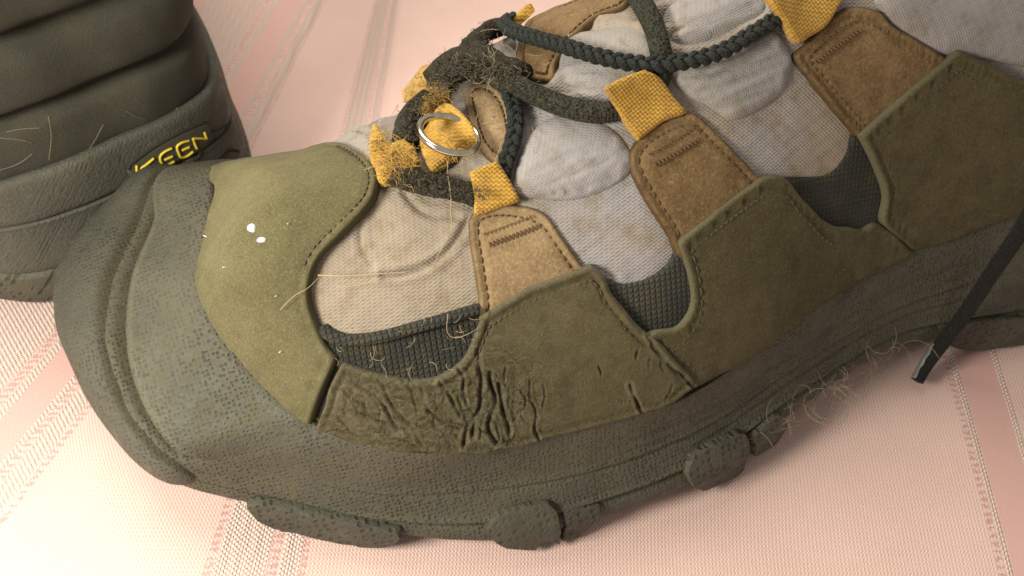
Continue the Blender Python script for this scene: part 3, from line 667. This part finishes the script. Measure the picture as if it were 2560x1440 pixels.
# dark woven reinforcements at the bottom of every scallop
panel('mesh_reinforcement', UP, [(783, 775), (815, 838), (880, 858), (1000, 834), (1100, 800), (1190, 770), (1260, 745), (1220, 880), (1150, 945), (1070, 975), (950, 955), (850, 925), (800, 880)], .09, 'dark_mesh', edge=.08, groove=0)
panel('mesh_reinforcement', UP, [(1480, 690), (1560, 706), (1620, 695), (1670, 660), (1695, 625), (1745, 640), (1755, 760), (1690, 845), (1630, 850), (1560, 790)], .08, 'dark_mesh', edge=.08, groove=0)
panel('mesh_reinforcement', UP, [(1940, 446), (2060, 436), (2115, 385), (2140, 330), (2210, 420), (2225, 520), (2150, 590), (2050, 560), (1980, 500)], .08, 'dark_mesh', edge=.08, groove=0)
# rolled rim along the top of the first reinforcement
J = Join(); J.add(*tube(path(UP, [(808, 818, .04), (826, 838, .12), (870, 850, .14), (950, 842, .14), (1040, 818, .14), (1120, 795, .14), (1195, 772, .12)]), .13, 10, flat=.6)); J.link('rolled_rim', 'dark_mesh', shoe)

# tan tabs that carry the lace loops
tabs = dict(
 a=([(1172, 590), (1176, 540), (1225, 513), (1300, 513), (1362, 535), (1405, 590), (1445, 650), (1490, 710), (1400, 780), (1215, 830), (1195, 740), (1182, 660)], .14),
 b=([(1573, 420), (1580, 365), (1635, 312), (1715, 280), (1752, 292), (1800, 340), (1895, 440), (1940, 490), (1790, 620), (1705, 650), (1670, 590), (1612, 500)], .15),
 c=([(1985, 150), (2012, 108), (2075, 45), (2125, 16), (2195, 26), (2235, 62), (2355, 135), (2430, 190), (2350, 330), (2200, 415), (2142, 348), (2066, 255)], .15),
 d=([(1310, -40), (1590, -40), (1565, 15), (1490, 48), (1425, 110), (1392, 165), (1385, 205), (1330, 200), (1290, 185), (1298, 100)], .14),
 e=([(1160, 245), (1190, 212), (1232, 212), (1268, 245), (1288, 310), (1290, 390), (1240, 410), (1195, 370), (1170, 300)], .12))
for k in 'abcde':
    pts, th = tabs[k]
    panel('leather_tab', UP, pts, th*.75, 'pale_tan_leather' if k in 'ae' else 'tan_leather', edge=.06, step=.055, stitch=[(.17, None)], thread='brown_thread', groove=.035,
          disp=lambda P, V, d: .02*vnoise(P, 1.3, 51)+.012*vnoise(P, 3.5, 52))
def stitch_line(pts, h, parent, mat='brown_thread', pitch=.075, r=.02, across=.05):
    L = resample(path(UP, [(x, y, h) for x, y in pts]), pitch); J = Join(); T, N, Bv = frames(L)
    for p, t, b in zip(L, T, Bv): J.add(*tube([p-b*across, p+[0, 0, .012], p+b*across], r, 5))
    J.link('bar_tack', mat, parent, kind='stuff')
par = {o.name: o for o in shoe.children}
for nm, L in (('leather_tab', [(1225, 612), (1285, 590), (1342, 568)]), ('leather_tab.001', [(1638, 412), (1690, 385), (1745, 350)]), ('leather_tab.002', [(2040, 158), (2095, 115), (2150, 78)])):
    stitch_line(L, .155, par[nm]); stitch_line([(x-14, y-26) for x, y in L], .155, par[nm], across=.03, r=.013)

# outer leather
cracks = [ # big splits that follow the bend of the toes
 [(1190, 880), (1205, 950), (1200, 1010), (1170, 1060), (1165, 1110)], [(1225, 930), (1235, 1000), (1222, 1060), (1240, 1105)], [(1215, 985), (1190, 1040), (1178, 1085)],
 [(1245, 960), (1262, 1030), (1268, 1080)], [(860, 950), (940, 985), (975, 1030), (1010, 1090)], [(960, 960), (985, 1020), (1030, 1070), (1060, 1110)],
 [(1050, 965), (1070, 1020), (1120, 1060), (1150, 1070)], [(1100, 950), (1130, 1000), (1150, 1040)], [(1570, 960), (1590, 1000), (1608, 1026)], [(1670, 905), (1700, 940), (1735, 960)],
 [(870, 1010), (920, 1040), (990, 1060)], [(1620, 840), (1650, 880), (1690, 915)], [(1340, 1040), (1330, 1070), (1345, 1095)], [(1000, 940), (1040, 985)], [(1150, 920), (1165, 960), (1160, 1010)]]
crng = np.random.default_rng(21)
for _ in range(105):                                          # the web of fine dry cracks around them
    x, y = (crng.normal(1205, 55), crng.uniform(900, 1105)) if crng.random() < .42 else (crng.uniform(845, 1340), crng.uniform(945, 1115))
    if y < 945 and x < 1130: continue
    ang = (1.45 if x > 1120 else .55+.9*crng.random())+crng.normal(0, .45); L = [(x, y)]; n_ = crng.integers(3, 8)
    for _k in range(n_):
        ang += crng.normal(0, .42); st_ = crng.uniform(9, 20); x, y = x+st_*math.cos(ang), y+st_*math.sin(ang); L.append((x, y))
    if y < 1125: cracks.append(L)
for _ in range(6):                                            # and a few by the next seam
    x, y = crng.uniform(1480, 1720), crng.uniform(860, 1020); ang = 1.0+crng.normal(0, .4); L = [(x, y)]
    for _k in range(crng.integers(2, 5)): ang += crng.normal(0, .4); x, y = x+11*math.cos(ang), y+11*math.sin(ang); L.append((x, y))
    cracks.append(L)
NMAIN = 15
crack_plan = [cr(np.array([UP.hit(x, y, .2)[0] for x, y in L]), 6 if i_ < NMAIN else 2) for i_, L in enumerate(cracks)]
for i_, L in enumerate(crack_plan[:NMAIN]): L += 0.06*np.stack([vnoise(L, 3.5, 60+i_), vnoise(L, 3.5, 80+i_), 0*L[:, 0]], 1)
bendA = UP.hit(1210, 1010, .2)[0]; bendB = UP.hit(960, 1020, .2)[0]
def crack_wear(P, V, d):
    a = np.exp(-((np.linalg.norm(P-bendA, axis=1)/1.35)**2))+.9*np.exp(-((np.linalg.norm(P-bendB, axis=1)/1.7)**2))
    return np.clip(0.9*a+0.3*np.exp(-(d/.3))+.12*vnoise(P, 1.5, 3), 0, 1)
_cache = {}
def crack_fields(P):
    """depth of the splits and the lift of their edges at every point"""
    if len(P) not in _cache:
        dep = np.zeros(len(P)); lift = np.zeros(len(P)); tone = np.zeros(len(P))
        for i, L in enumerate(crack_plan):
            lo, hi = L.min(0)-.35, L.max(0)+.35; k = np.where(np.all((P > lo) & (P < hi), axis=1))[0]
            if not len(k): continue
            q = segdist(P[k], L); wm = np.clip(.75+.6*vnoise(P[k], 2.5, 90+i % 40), .15, 1.2)
            wd, am = (.034, .15) if i < 4 else (.026, .09) if i < NMAIN else (.017, .04)
            e = wm*np.exp(-(q/wd)**2); dep[k] = np.maximum(dep[k], am*e); tone[k] = np.maximum(tone[k], e*(1 if i < NMAIN else .9))
            lift[k] = np.maximum(lift[k], (.022 if i < NMAIN else .008)*np.exp(-((q-2.4*wd)/(1.5*wd))**2))
        _cache[len(P)] = (dep, lift, tone)
    return _cache[len(P)]
def crack_disp(P, V, d):
    a = crack_wear(P, V, d); dep, lift, tone = crack_fields(P)
    h = 0.03*vnoise(P, 1.2, 71)+0.012*vnoise(P, 4, 72)-dep+lift
    w_ = .3*np.stack([vnoise(P, 1.1, 171), vnoise(P, 1.1, 172), 0*P[:, 0]], 1); q = (P+w_)*np.array([1.0, .30, .3])
    return h-a*.020*np.clip(1-np.abs(vnoise(q, 3.1, 173))-.5, 0, 1)*3+a*.02
panel('vamp_leather', UP, [(853, 905, 1), (900, 924), (960, 940), (1055, 950), (1120, 928), (1160, 895), (1186, 840), (1206, 785, 1), (1300, 733), (1400, 692), (1480, 662, 1), (1510, 690), (1536, 745), (1594, 812), (1646, 852), (1694, 905), (1744, 962, 1), (1680, 1006), (1610, 1032), (1480, 1070), (1300, 1114), (1150, 1136), (1000, 1128), (900, 1112), (788, 1072, 1), (814, 1012), (828, 960)],
      .11, 'cracked_leather', base=.14, edge=.05, step=.027, disp=crack_disp, wear=crack_wear, tones=crack_fields, groove=.035, ragged=.022,
      stitch=[(.16, lambda q: UP.drop(q)[0][2] > 4.4)])
panel('quarter_leather', UP, [(1736, 972, 1), (1676, 915), (1626, 866), (1622, 832), (1690, 822), (1730, 770), (1726, 700), (1694, 604, 1), (1760, 552), (1830, 500), (1902, 443, 1), (1962, 444), (2010, 500), (2075, 556), (2150, 574), (2200, 562), (2290, 628, 1), (2100, 728), (1900, 880)],
      .11, 'brown_olive_leather', base=.10, edge=.05, step=.07, stitch=[(.17, None)], ragged=.012, disp=lambda P, V, d: .03*vnoise(P, .8, 75)+.015*vnoise(P, 2.6, 76))
panel('quarter_leather', UP, [(2280, 626, 1), (2208, 560), (2212, 480), (2150, 338, 1), (2270, 232), (2398, 122, 1), (2480, 160), (2580, 205), (2780, 260), (2800, 470), (2600, 528), (2450, 570)],
      .11, 'brown_olive_leather', base=.12, edge=.05, step=.055, stitch=[(.17, None)], disp=lambda P, V, d: .05*vnoise(P, .6, 77)+.015*vnoise(P, 2.6, 78))
panel('toe_cap', UP, [(520, 405), (538, 480), (518, 560), (494, 640), (490, 705), (508, 778), (548, 846), (630, 952), (712, 1026), (774, 1066, 1), (792, 1012), (815, 955), (843, 896, 1), (815, 865), (790, 812), (772, 750), (778, 690), (800, 642), (850, 590), (900, 540), (935, 490), (943, 440), (925, 402), (890, 374), (830, 358), (775, 356), ('s', 6.5, .9), ('s', 6.3, -.1), ('s', 5.7, -.35), ('s', 5.0, -.2), ('s', 4.4, .05)],
      .13, 'olive_leather', base=.11, edge=.07, step=.07, stitch=[(.17, lambda q: q[0] > 5.2 and -q[1] > 2.8)], disp=lambda P, V, d: .03*vnoise(P, .55, 79)+.010*vnoise(P, 2.2, 80))
# dark strip added as painted shade in the split between toe cap and vamp, and below the lower edge of the leather
panel('seam_gap_shade', UP, [(800, 880), (850, 878), (885, 925), (850, 1000), (815, 1085), (770, 1085), (755, 1040), (800, 960)], .03, 'groove', base=.0, edge=.05, groove=0)
# --- yellow webbing loops
webs = [([(1516, 246, 1), (1560, 216), (1608, 188, 1), (1648, 198), (1682, 236), (1718, 280, 1), (1660, 304), (1595, 352, 1), (1558, 305)], ((1650, 310), (1565, 215), .05, .50), 1.0),
        ([(1182, 442, 1), (1248, 408, 1), (1272, 445), (1300, 498, 1), (1250, 520), (1186, 536, 1), (1188, 490)], ((1250, 515), (1210, 430), .05, .32), 1.0),
        ([(1896, 18, 1), (1960, -10), (2040, -40), (2120, -30), (2095, 20), (2060, 65), (1990, 108), (1950, 66)], ((2040, 80), (1930, 10), .05, .34), 1.0),
        ([(925, 400), (932, 345), (948, 330), (975, 366), (1020, 362), (1048, 408), (1000, 440), (948, 455), (938, 430)], ((960, 440), (1020, 380), .06, .15), 1.0),
        ([(1064, 402), (1052, 360), (1080, 325), (1115, 292), (1152, 290), (1200, 345), (1165, 365), (1112, 408), (1080, 428)], ((1075, 420), (1140, 300), .10, .35), 1.0),
        ([(1012, 252), (1050, 205), (1085, 185), (1118, 225), (1095, 262), (1065, 288), (1035, 268)], ((1040, 280), (1090, 195), .10, .30), 1.0),
        ([(1235, 8), (1240, -30), (1310, -30), (1300, 10), (1270, 14)], ((1240, 20), (1300, -20), .10, .20), 1.0)]
for pts, tl, _ in webs:
    panel('webbing_loop', UP, pts, .08, 'yellow_webbing', base=.14, edge=.07, step=.06, groove=0, tilt=tl, ragged=.02, skirt=.16)

# --- cords
def rope(name, pts, r, mat, k=14, flat=1.0, fuzz=0.0, par=None):
    P = resample(path(UP, pts), .05); V, F = tube(P, r*(1+0.05*vnoise(P, 1.5, 91)), k, flat=flat)
    if fuzz: V = V+fuzz*np.stack([vnoise(V, 5, 92), vnoise(V, 5, 93), vnoise(V, 5, 94)], 1)
    return link(name, V, F, mat, par or shoe), P
def braid(name, pts, r, mat, par=None):
    P = resample(path(UP, pts), .025); T, N, Bv = frames(P); d = np.arange(len(P))*.025; J = Join(); per = .60
    for k in range(3):
        th = 2*math.pi*d/per+k*2*math.pi/3
        Q = P+Bv*(r*.60*np.sin(th))[:, None]+N*(r*.36*np.sin(2*th))[:, None]
        J.add(*tube(Q, r*.52, 8, flat=.8))
    return J.link(name, mat, par or shoe), P
braid('braided_lace', [(1232, -60, .3), (1238, 10, .32), (1285, 78, .34), (1400, 112, .36), (1500, 142, .36), (1600, 160, .36), (1690, 158, .36), (1800, 130, .36), (1890, 78, .32), (1945, 44, .24), (1985, 14, .02)], .158, 'braid_cord')
rope('elastic_lace', [(1560, -60, .26), (1600, 0, .28), (1632, 60, .28), (1650, 120, .26), (1655, 170, .12), (1640, 215, .10)], .205, 'elastic_cord')
rope('elastic_lace', [(1190, 175, .22), (1260, 198, .26), (1320, 228, .28), (1400, 262, .28), (1480, 281, .28), (1540, 276, .22), (1585, 262, .10)], .205, 'elastic_cord')
rope('worn_lace', [(1262, 40, .2), (1215, 66, .3), (1195, 110, .3), (1212, 160, .25), (1262, 205, .18)], .20, 'fuzzy_cord', fuzz=.02)
rope('worn_lace', [(1090, 208, .30), (1120, 178, .32), (1165, 158, .32), (1230, 168, .26), (1300, 205, .2)], .34, 'fuzzy_cord', fuzz=.045)
rope('worn_lace', [(1190, 100, .2), (1160, 140, .3), (1120, 190, .28)], .24, 'fuzzy_cord', fuzz=.05)
braid('braided_lace', [(1272, 225, .2), (1288, 290, .24), (1282, 350, .24), (1266, 400, .2), (1256, 440, .1)], .15, 'braid_cord')
rope('worn_lace', [(985, 432, .12), (1040, 452, .18), (1110, 468, .2), (1170, 482, .14), (1205, 490, -.05)], .27, 'fuzzy_cord', flat=.6, fuzz=.035)
rope('worn_lace', [(1075, 250, .2), (1035, 285, .22), (1015, 335, .2), (1020, 370, .08)], .25, 'fuzzy_cord', fuzz=.03)
# metal ring
c, n_ = UP.hit(1124, 336, .62); c = c+n_*.62
R_ = .56; view = FR.dirl(raydir(1122, 338)); 
def ring():
    a = np.array(pl(1055, 318, 0))-pl(1188, 365, 0); c0 = c
    ex = FR.dirl(RR*.92-UU*.38); ex /= np.linalg.norm(ex); nz = -view*.62+FR.dirl(UU*.78+RR*.1); nz -= ex*(nz@ex); nz /= np.linalg.norm(nz)
    ey = np.cross(nz, ex); ph = np.linspace(0, 2*math.pi, 72, endpoint=False); J = []
    k = 12; q = np.linspace(0, 2*math.pi, k, endpoint=False)
    rad = np.cos(ph)[:, None]*ex+np.sin(ph)[:, None]*ey*.98
    V = (c0+rad[:, None]*(R_+.066*np.cos(q))[None, :, None]+nz*(.066*np.sin(q))[None, :, None]).reshape(-1, 3)
    F = [(i*k+j, i*k+(j+1) % k, ((i+1) % 72)*k+(j+1) % k, ((i+1) % 72)*k+j) for i in range(72) for j in range(k)]
    return link('metal_ring', V, F, 'steel', shoe)
ring()

# --- lugs: cut blocks that stand proud of the sole wall and reach down to the table
_lc = np.arange(int(7*NS), int(18*NS)); _l0 = L2[_lc]+inw[_lc]*.02; _l0 = np.stack([_l0[:, 0], _l0[:, 1], 0*_l0[:, 0]-.02], 1)
_l1 = L2[_lc]+inw[_lc]*.03; _l1[:, 2] *= .5
LG = np.concatenate([_l0[:, None], _l1[:, None], wall[_lc][:, J2:J4]], 1); LN = wn[_lc][:, [J2, J2]+list(range(J2, J4))].copy(); LN[:, :2, 2] = 0
LN /= np.linalg.norm(LN, axis=2)[:, :, None]
LUGF = Surf(LG.reshape(-1, 3), LN.reshape(-1, 3), grid_faces(len(_lc), LG.shape[1]), FR, 'y')
lugs = [([(615, 1258, 1), (642, 1292, 1), (700, 1328), (790, 1354), (822, 1349, 1), (846, 1364, 1), (905, 1371), (980, 1360), (1006, 1340, 1), (1000, 1326, 1), (950, 1317), (860, 1299), (740, 1272), (650, 1252, 1)], .20),
        ([(1213, 1318, 1), (1240, 1282, 1), (1300, 1264), (1372, 1252, 1), (1394, 1275), (1402, 1312), (1398, 1363, 1), (1380, 1350, 1), (1352, 1352, 1), (1342, 1371, 1), (1260, 1366, 1), (1226, 1342)], .17),
        ([(1404, 1272, 1), (1440, 1268), (1502, 1260, 1), (1492, 1300), (1452, 1346, 1), (1406, 1360, 1)], .07),
        ([(1711, 1180, 1), (1726, 1138, 1), (1790, 1100), (1850, 1076, 1), (1868, 1092), (1864, 1150, 1), (1845, 1180), (1752, 1224, 1), (1728, 1214)], .17),
        ([(1874, 1090, 1), (1920, 1046, 1), (1952, 1034), (1968, 1062, 1), (1936, 1110, 1), (1882, 1140, 1)], .15),
        ([(2340, 812, 1), (2380, 866), (2450, 886), (2540, 870), (2660, 850, 1), (2660, 785, 1), (2500, 795), (2400, 806)], .12)]
for pts, th in lugs:
    o_ = panel('sole_lug', LUGF, pts, th, 'lug_rubber', base=0, edge=.04, step=.06, groove=0, skirt=.7, disp=lambda P, V, d: .012*vnoise(P, 3, 97))
    o_.data.set_sharp_from_angle(angle=math.radians(40))

# --- white flecks on the toe cap and elsewhere
def fleck(x, y, a, b, ang, h=.28):
    p, n = UP.hit(x, y, h); e = np.cross(n, [0.3, 0.2, 1]); e /= np.linalg.norm(e); f_ = np.cross(n, e); k = 14; J = Join()
    V = [p+n*(h+.035)]; 
    for rr, hh_ in ((.8, .03), (1, .0), (1, -.04)):
        for q in np.linspace(0, 2*math.pi, k, endpoint=False):
            cx, cy = a*math.cos(q)*rr, b*math.sin(q)*rr*(1+.12*math.sin(3*q)); V.append(p+n*(h+hh_)+e*(cx*math.cos(ang)-cy*math.sin(ang))+f_*(cx*math.sin(ang)+cy*math.cos(ang)))
    F = [(0, 1+j, 1+(j+1) % k) for j in range(k)]+[(1+r*k+j, 1+(r+1)*k+j, 1+(r+1)*k+(j+1) % k, 1+r*k+(j+1) % k) for r in (0, 1) for j in range(k)]
    link('white_fleck', V, F, 'white_fleck', shoe)
fleck(628, 570, .095, .08, .2); fleck(653, 600, .10, .05, .5)
for x, y, r in ((512, 590, .014), (690, 740, .012), (720, 560, .012), (560, 668, .012), (700, 880, .013), (470, 860, .016)): fleck(x, y, r, r*.8, 0, .28)

# --- hairs and fibres
def hairs():
    J = Join()
    def strand(pts, r=.012):
        P = resample(path(UP, pts, 8), .06); J.add(*tube(P, r*np.linspace(1, .6, len(P)), 4))
    strand([(795, 688, .3), (860, 690, .3), (940, 685, .25), (1020, 680, .25)], .016); strand([(840, 718, .25), (900, 712, .28), (960, 690, .28), (975, 665, .2)], .012)
    strand([(700, 775, .32), (735, 740, .35), (770, 720, .34), (800, 690, .3)], .009); strand([(1125, 480, .3), (1130, 560, .25), (1128, 590, .2)], .010)
    strand([(1122, 592, .25), (1090, 650, .2), (1070, 720, .2), (1052, 800, .2)], .010)
    strand([(1120, 785, .3), (1118, 830, .3), (1140, 845, .3), (1180, 830, .35), (1200, 815, .3)], .008)
    strand([(1235, 410, .35), (1250, 370, .3), (1255, 350, .25)], .010); strand([(1120, 440, .4), (1128, 500, .4), (1125, 560, .4)], .011)
    strand([(910, 425, .3), (935, 415, .35), (955, 398, .3)], .009)
    for i in range(120):
        x, y = rng.normal(1200, 62), rng.normal(170, 34); ang = rng.uniform(0, 6.3); ln = rng.uniform(15, 60); cv = rng.uniform(-1.6, 1.6); pts = []
        h = rng.uniform(.25, .62)
        for u in np.linspace(0, 1, 5): pts.append((x+ln*u*math.cos(ang+cv*u), y+ln*u*math.sin(ang+cv*u), h+.12*math.sin(3*u)))
        strand(pts, rng.uniform(.0035, .007))
    for i in range(46):
        x, y = rng.normal(1180, 75), rng.normal(330, 70); ang = rng.uniform(0, 6.3); ln = rng.uniform(10, 40); cv = rng.uniform(-1, 1)
        strand([(x+ln*u*math.cos(ang+cv*u), y+ln*u*math.sin(ang+cv*u), .2+.1*u) for u in (0, .33, .66, 1)], .006)
    for i in range(40):
        x, y = rng.uniform(820, 1180), rng.uniform(740, 920); ang = rng.uniform(0, 6.3); ln = rng.uniform(10, 40); cv = rng.uniform(-1.5, 1.5)
        strand([(x+ln*u*math.cos(ang+cv*u), y+ln*u*math.sin(ang+cv*u), .18+.1*u) for u in (0, .33, .66, 1)], .005)
    J.link('hairs', 'hair', shoe, kind='stuff')
    J = Join()
    for cx, cy, sx, sy, n in ((990, 400, 46, 38, 190), (1066, 240, 40, 36, 150), (1130, 360, 30, 30, 40), (945, 350, 16, 22, 50)):
        for i in range(n):
            x, y = rng.normal(cx, sx*.6), rng.normal(cy, sy*.6); ang = rng.uniform(0, 6.3); ln = rng.uniform(10, 38); cv = rng.uniform(-.8, .8)
            strand([(x+ln*u*math.cos(ang+cv*u), y+ln*u*math.sin(ang+cv*u), .30+.14*u) for u in (0, .33, .66, 1)], .007)
    J.link('frayed_fibres', 'yellow_fuzz', shoe, kind='stuff')
hairs()
def lint():
    J = Join()
    for pts, n in (([(1090, 208), (1130, 172), (1200, 165), (1300, 205)], 900), ([(1195, 75), (1195, 110), (1215, 170)], 120), ([(985, 435), (1050, 455), (1120, 470), (1200, 490)], 260), ([(1075, 250), (1030, 290), (1018, 350)], 150), ([(1300, 215), (1400, 262), (1500, 280)], 120)):
        L = cr(np.array(pts, float), 10)
        for i in range(n):
            x, y = L[rng.integers(len(L))]+rng.normal(0, 17, 2); ang = rng.uniform(0, 6.3); ln = rng.uniform(5, 17); cv = rng.uniform(-2, 2); h = (.60 if n == 900 else .40)+rng.uniform(0, .14)
            P = resample(path(UP, [(x+ln*u*math.cos(ang+cv*u), y+ln*u*math.sin(ang+cv*u), h+.07*math.sin(3*u)) for u in (0, .5, 1)], 4), .05); J.add(*tube(P, .006, 3))
    J.link('lint', 'grey_hair', shoe, kind='stuff')
lint()
def sole_hairs():
    J = Join()
    for i in range(110):
        x = rng.choice([1950, 2020, 2110, 2170])+rng.normal(0, 45); y = 1045-(x-1880)*.60+rng.normal(0, 26); z = rng.uniform(.4, 1.6); ang = rng.uniform(0, 6.3); ln = rng.uniform(25, 110); cv = rng.uniform(-2, 2)
        Q = [pl(x+ln*u*math.cos(ang+cv*u), y+ln*u*math.sin(ang+cv*u), z+.2*u)+np.array([0, -.25, 0]) for u in np.linspace(0, 1, 5)]
        P = resample(cr(Q, 6), .06); J.add(*tube(P, rng.uniform(.0025, .0045), 4))
    J.link('sole_hairs', 'hair', shoe, kind='stuff')
sole_hairs()

# --- loose lace end hanging to the table on the near side
Q = [pl(2293, 952, .21), pl(2316, 912, .45), pl(2349, 866, .95), pl(2412, 784, 2.0), pl(2487, 672, 3.55), pl(2552, 576, 4.8), pl(2620, 450, 6.2), sh(19.6, 8.6, 7.6), sh(19.0, 7.6, 9.2), sh(17.8, 6.2, 10.2), sh(16.6, 4.8, 10.2)]
P = resample(cr(Q, 10), .05); rr_ = .17*(1-.12*np.exp(-(np.arange(len(P))*.05/.4)**2))
le = link('lace_end', *tube(P, rr_, 14), 'black_cord', shoe)
m_ = int(1.15/.05); T, N, Bv = frames(P[:m_]); ph = np.linspace(-.9, .75, 8)
side = -Bv if (FR.dirl(RR)@Bv[5]) > 0 else Bv
V = []
for i in range(m_):
    wv = 1-.5*sm(.55, 1, i/m_)+.1*math.sin(i*.9)
    for a in ph: V.append(P[i]+rr_[i]*1.06*(side[i]*math.cos(a*wv+.35)+N[i]*math.sin(a*wv+.35)))
o_ = link('aglet_film', V, grid_faces(m_, len(ph)), 'aglet_film', le)
mod = o_.modifiers.new('thick', 'SOLIDIFY'); mod.thickness = .0002; mod.offset = 1

# ================================================================== rear shoe (heel towards the toe of the first)
F2 = Frame(-10.36, 15.00, 117)
def h2(s, t): return np.array([s, -t])                         # along the shoe, towards its right side
OUT = np.array([h2(*q) for q in [(0, 0), (.3, 1.5), (.75, 3.25), (1.7, 4.3), (4, 4.65), (8, 4.6), (12, 4.8), (17, 5.2), (21, 5.3), (25, 4.4), (28, 2.4), (29, -.5), (28, -3.2), (25, -4.8), (21, -5.0), (17, -4.5), (12, -4.0), (8, -4.0), (4, -4.0), (2.1, -3.75), (.95, -3.0), (.15, -1.7)]])
def sm(a, b, x): t = np.clip((x-a)/(b-a), 0, 1); return t*t*(3-2*t)
OC = cr(OUT, 16, True); n2 = len(OC)
tg = np.roll(OC, -1, 0)-np.roll(OC, 1, 0); nin = np.stack([-tg[:, 1], tg[:, 0]], 1); nin /= np.linalg.norm(nin, axis=1)[:, None]
if nin[0, 0] < 0: nin = -nin                                   # inward
shoe2 = empty('hiking_shoe', 'second olive shoe behind, heel with yellow letters at the top left', 'shoe', F2.o, F2.deg, 'pair of worn hiking shoes')
def loft(name, prof, mat, ztoe=1.0, cap=False, noise=.015, par=None):
    """prof: (z, inset) from bottom to top"""
    pr = cr([(z, i) for z, i in prof], 6); k = len(pr)
    fwd = np.clip((OC[:, 0]-6)/20, 0, 1)
    Z = pr[None, :, 0]*np.ones((n2, 1))
    lowr = 0.25*sm(-.5, 3.2, OC[:, 1])*(1-sm(3, 8, OC[:, 0]))                     # the moulded wall is lower on its far side
    Z = Z-lowr[:, None]*sm(2.6, 4.6, Z); Z = np.where(Z > 4.3, 4.3+(Z-4.3)*(1-.62*sm(0.15, .9, fwd))[:, None], Z)
    XY = OC[:, None]+nin[:, None]*pr[None, :, 1, None]
    V = np.concatenate([XY, Z[:, :, None]], 2)
    Vf = V.reshape(-1, 3); Vf = Vf+np.c_[(nin[:, None]*np.ones((1, k, 1))).reshape(-1, 2)*(noise*vnoise(Vf, 1.3, 7))[:, None], 0*Vf[:, 0]]
    F = grid_faces(n2, k, True)
    if cap:
        j = k-1; F = F+[tuple(i*k+j for i in range(n2))]; F = F+[tuple(i*k for i in range(n2))[::-1]]
    return link(name, Vf, F, mat, par or shoe2), Vf, F
_, SV, SF = loft('outsole', [(0, .45), (.03, .30), (.2, .14), (.6, .04), (1.15, .0), (1.28, .02), (1.36, .09)], 'lug_rubber', cap=True)
mo, MV, MF = loft('midsole', [(1.30, .25), (1.36, .10), (1.6, .05), (2.2, .08), (2.72, .12), (2.86, .12), (2.92, .22), (3.0, .12), (3.3, .10), (3.8, .13), (4.12, .18), (4.22, .32), (4.15, .55)], 'heel_rubber', noise=.02, cap=True)
loft('heel_upper', [(3.9, .58), (4.25, .40), (4.8, .33), (5.3, .38), (5.5, .74), (5.62, .74), (5.9, .36), (6.5, .24), (7.0, .34), (7.28, .74), (7.4, .74), (7.7, .34), (8.3, .26), (8.9, .38), (9.1, .5), (9.3, .36), (9.8, .34), (10.4, .6), (10.6, 1.0), (10.2, 1.3), (9.0, 1.5)], 'heel_textile', noise=.05, cap=True)
mn = np.array([(0, 0, 0)]*len(MV), float)
me_ = mo.data; mn = np.array([v.normal[:] for v in me_.vertices])
cen = np.array([14.0, 0, 2]); 
if (mn[0]@(MV[0]-cen)) < 0: mn = -mn
HB = Surf(MV, mn, [f for f in MF if len(f) == 4], F2, 'x')
plate = panel('logo_plate', HB, [(322, 436), (326, 411), (380, 372), (450, 333), (511, 308), (526, 322), (527, 350), (500, 392), (440, 440), (370, 470)], .05, 'logo_plate', base=-.02, edge=.05, step=.08, groove=0, parent=shoe2, skirt=.1)
J = Join(); J.add(*tube(path(HB, [(322, 425, .02), (328, 410, .02), (380, 371, .02), (450, 332, .02), (511, 306, .02)]), .035, 8)); J.link('plate_groove', 'groove', plate)
J = Join(); J.add(*tube(path(HB, [(528, 330, .01), (560, 318, .01), (580, 305, .01)]), .022, 8)); J.link('mould_line', 'groove', shoe2)
J = Join(); J.add(*tube(path(HB, [(545, 395, .0), (560, 380, .0), (578, 374, .0), (596, 378, .0)]), .05, 8)); J.link('vent_recess', 'groove', shoe2)
letters = [('K', [[(342, 414), (342, 424), (344, 434)], [(385, 396), (368, 410), (352, 423), (366, 429)]]),
           ('E', [[(430, 371), (413, 379), (401, 391), (403, 405), (414, 414), (436, 404)], [(411, 400), (432, 391)]]),
           ('E', [[(473, 352), (455, 357), (443, 367), (447, 383), (453, 393), (467, 391), (483, 379)], [(455, 376), (474, 368)]]),
           ('N', [[(492, 372), (482, 347)], [(482, 347), (500, 346), (517, 347)], [(517, 347), (511, 331)]])]
for ch, strokes in letters:
    J = Join()
    for s_ in strokes: J.add(*tube(resample(path(HB, [(x, y, .045) for x, y in s_], 6), .02), .031, 8))
    J.link('letter', 'yellow_rubber', shoe2)
# hairs on the heel
def heel_hairs():
    J = Join(); o = F2
    B2 = BVHTree.FromPolygons([tuple(np.array(v.co)*100) for c_ in shoe2.children if c_.name.startswith('heel_upper') for v in c_.data.vertices], [tuple(p.vertices) for c_ in shoe2.children if c_.name.startswith('heel_upper') for p in c_.data.polygons])
    for pts in ([(15, 330), (60, 322), (100, 320)], [(120, 290), (128, 340), (122, 400)], [(222, 375), (240, 345), (258, 312)], [(0, 425), (45, 410), (80, 385)], [(315, 278), (340, 292), (365, 300)], [(0, 345), (50, 350), (80, 358)], [(400, 315), (425, 290), (445, 268)]):
        Q = []
        for x, y in pts:
            p, n, i, _ = B2.ray_cast(Vector(o.loc(EYE)), Vector(o.dirl(raydir(x, y))))
            if p is None: p, n, i, _ = HB.b.ray_cast(Vector(o.loc(EYE)), Vector(o.dirl(raydir(x, y))))
            if p is None: continue
            Q.append(np.array(p)-.06*o.dirl(raydir(x, y)))
        if len(Q) > 2: J.add(*tube(cr(Q, 8), .0035, 5))
    if J.n: J.link('hairs', 'hair', shoe2, kind='stuff')
heel_hairs()
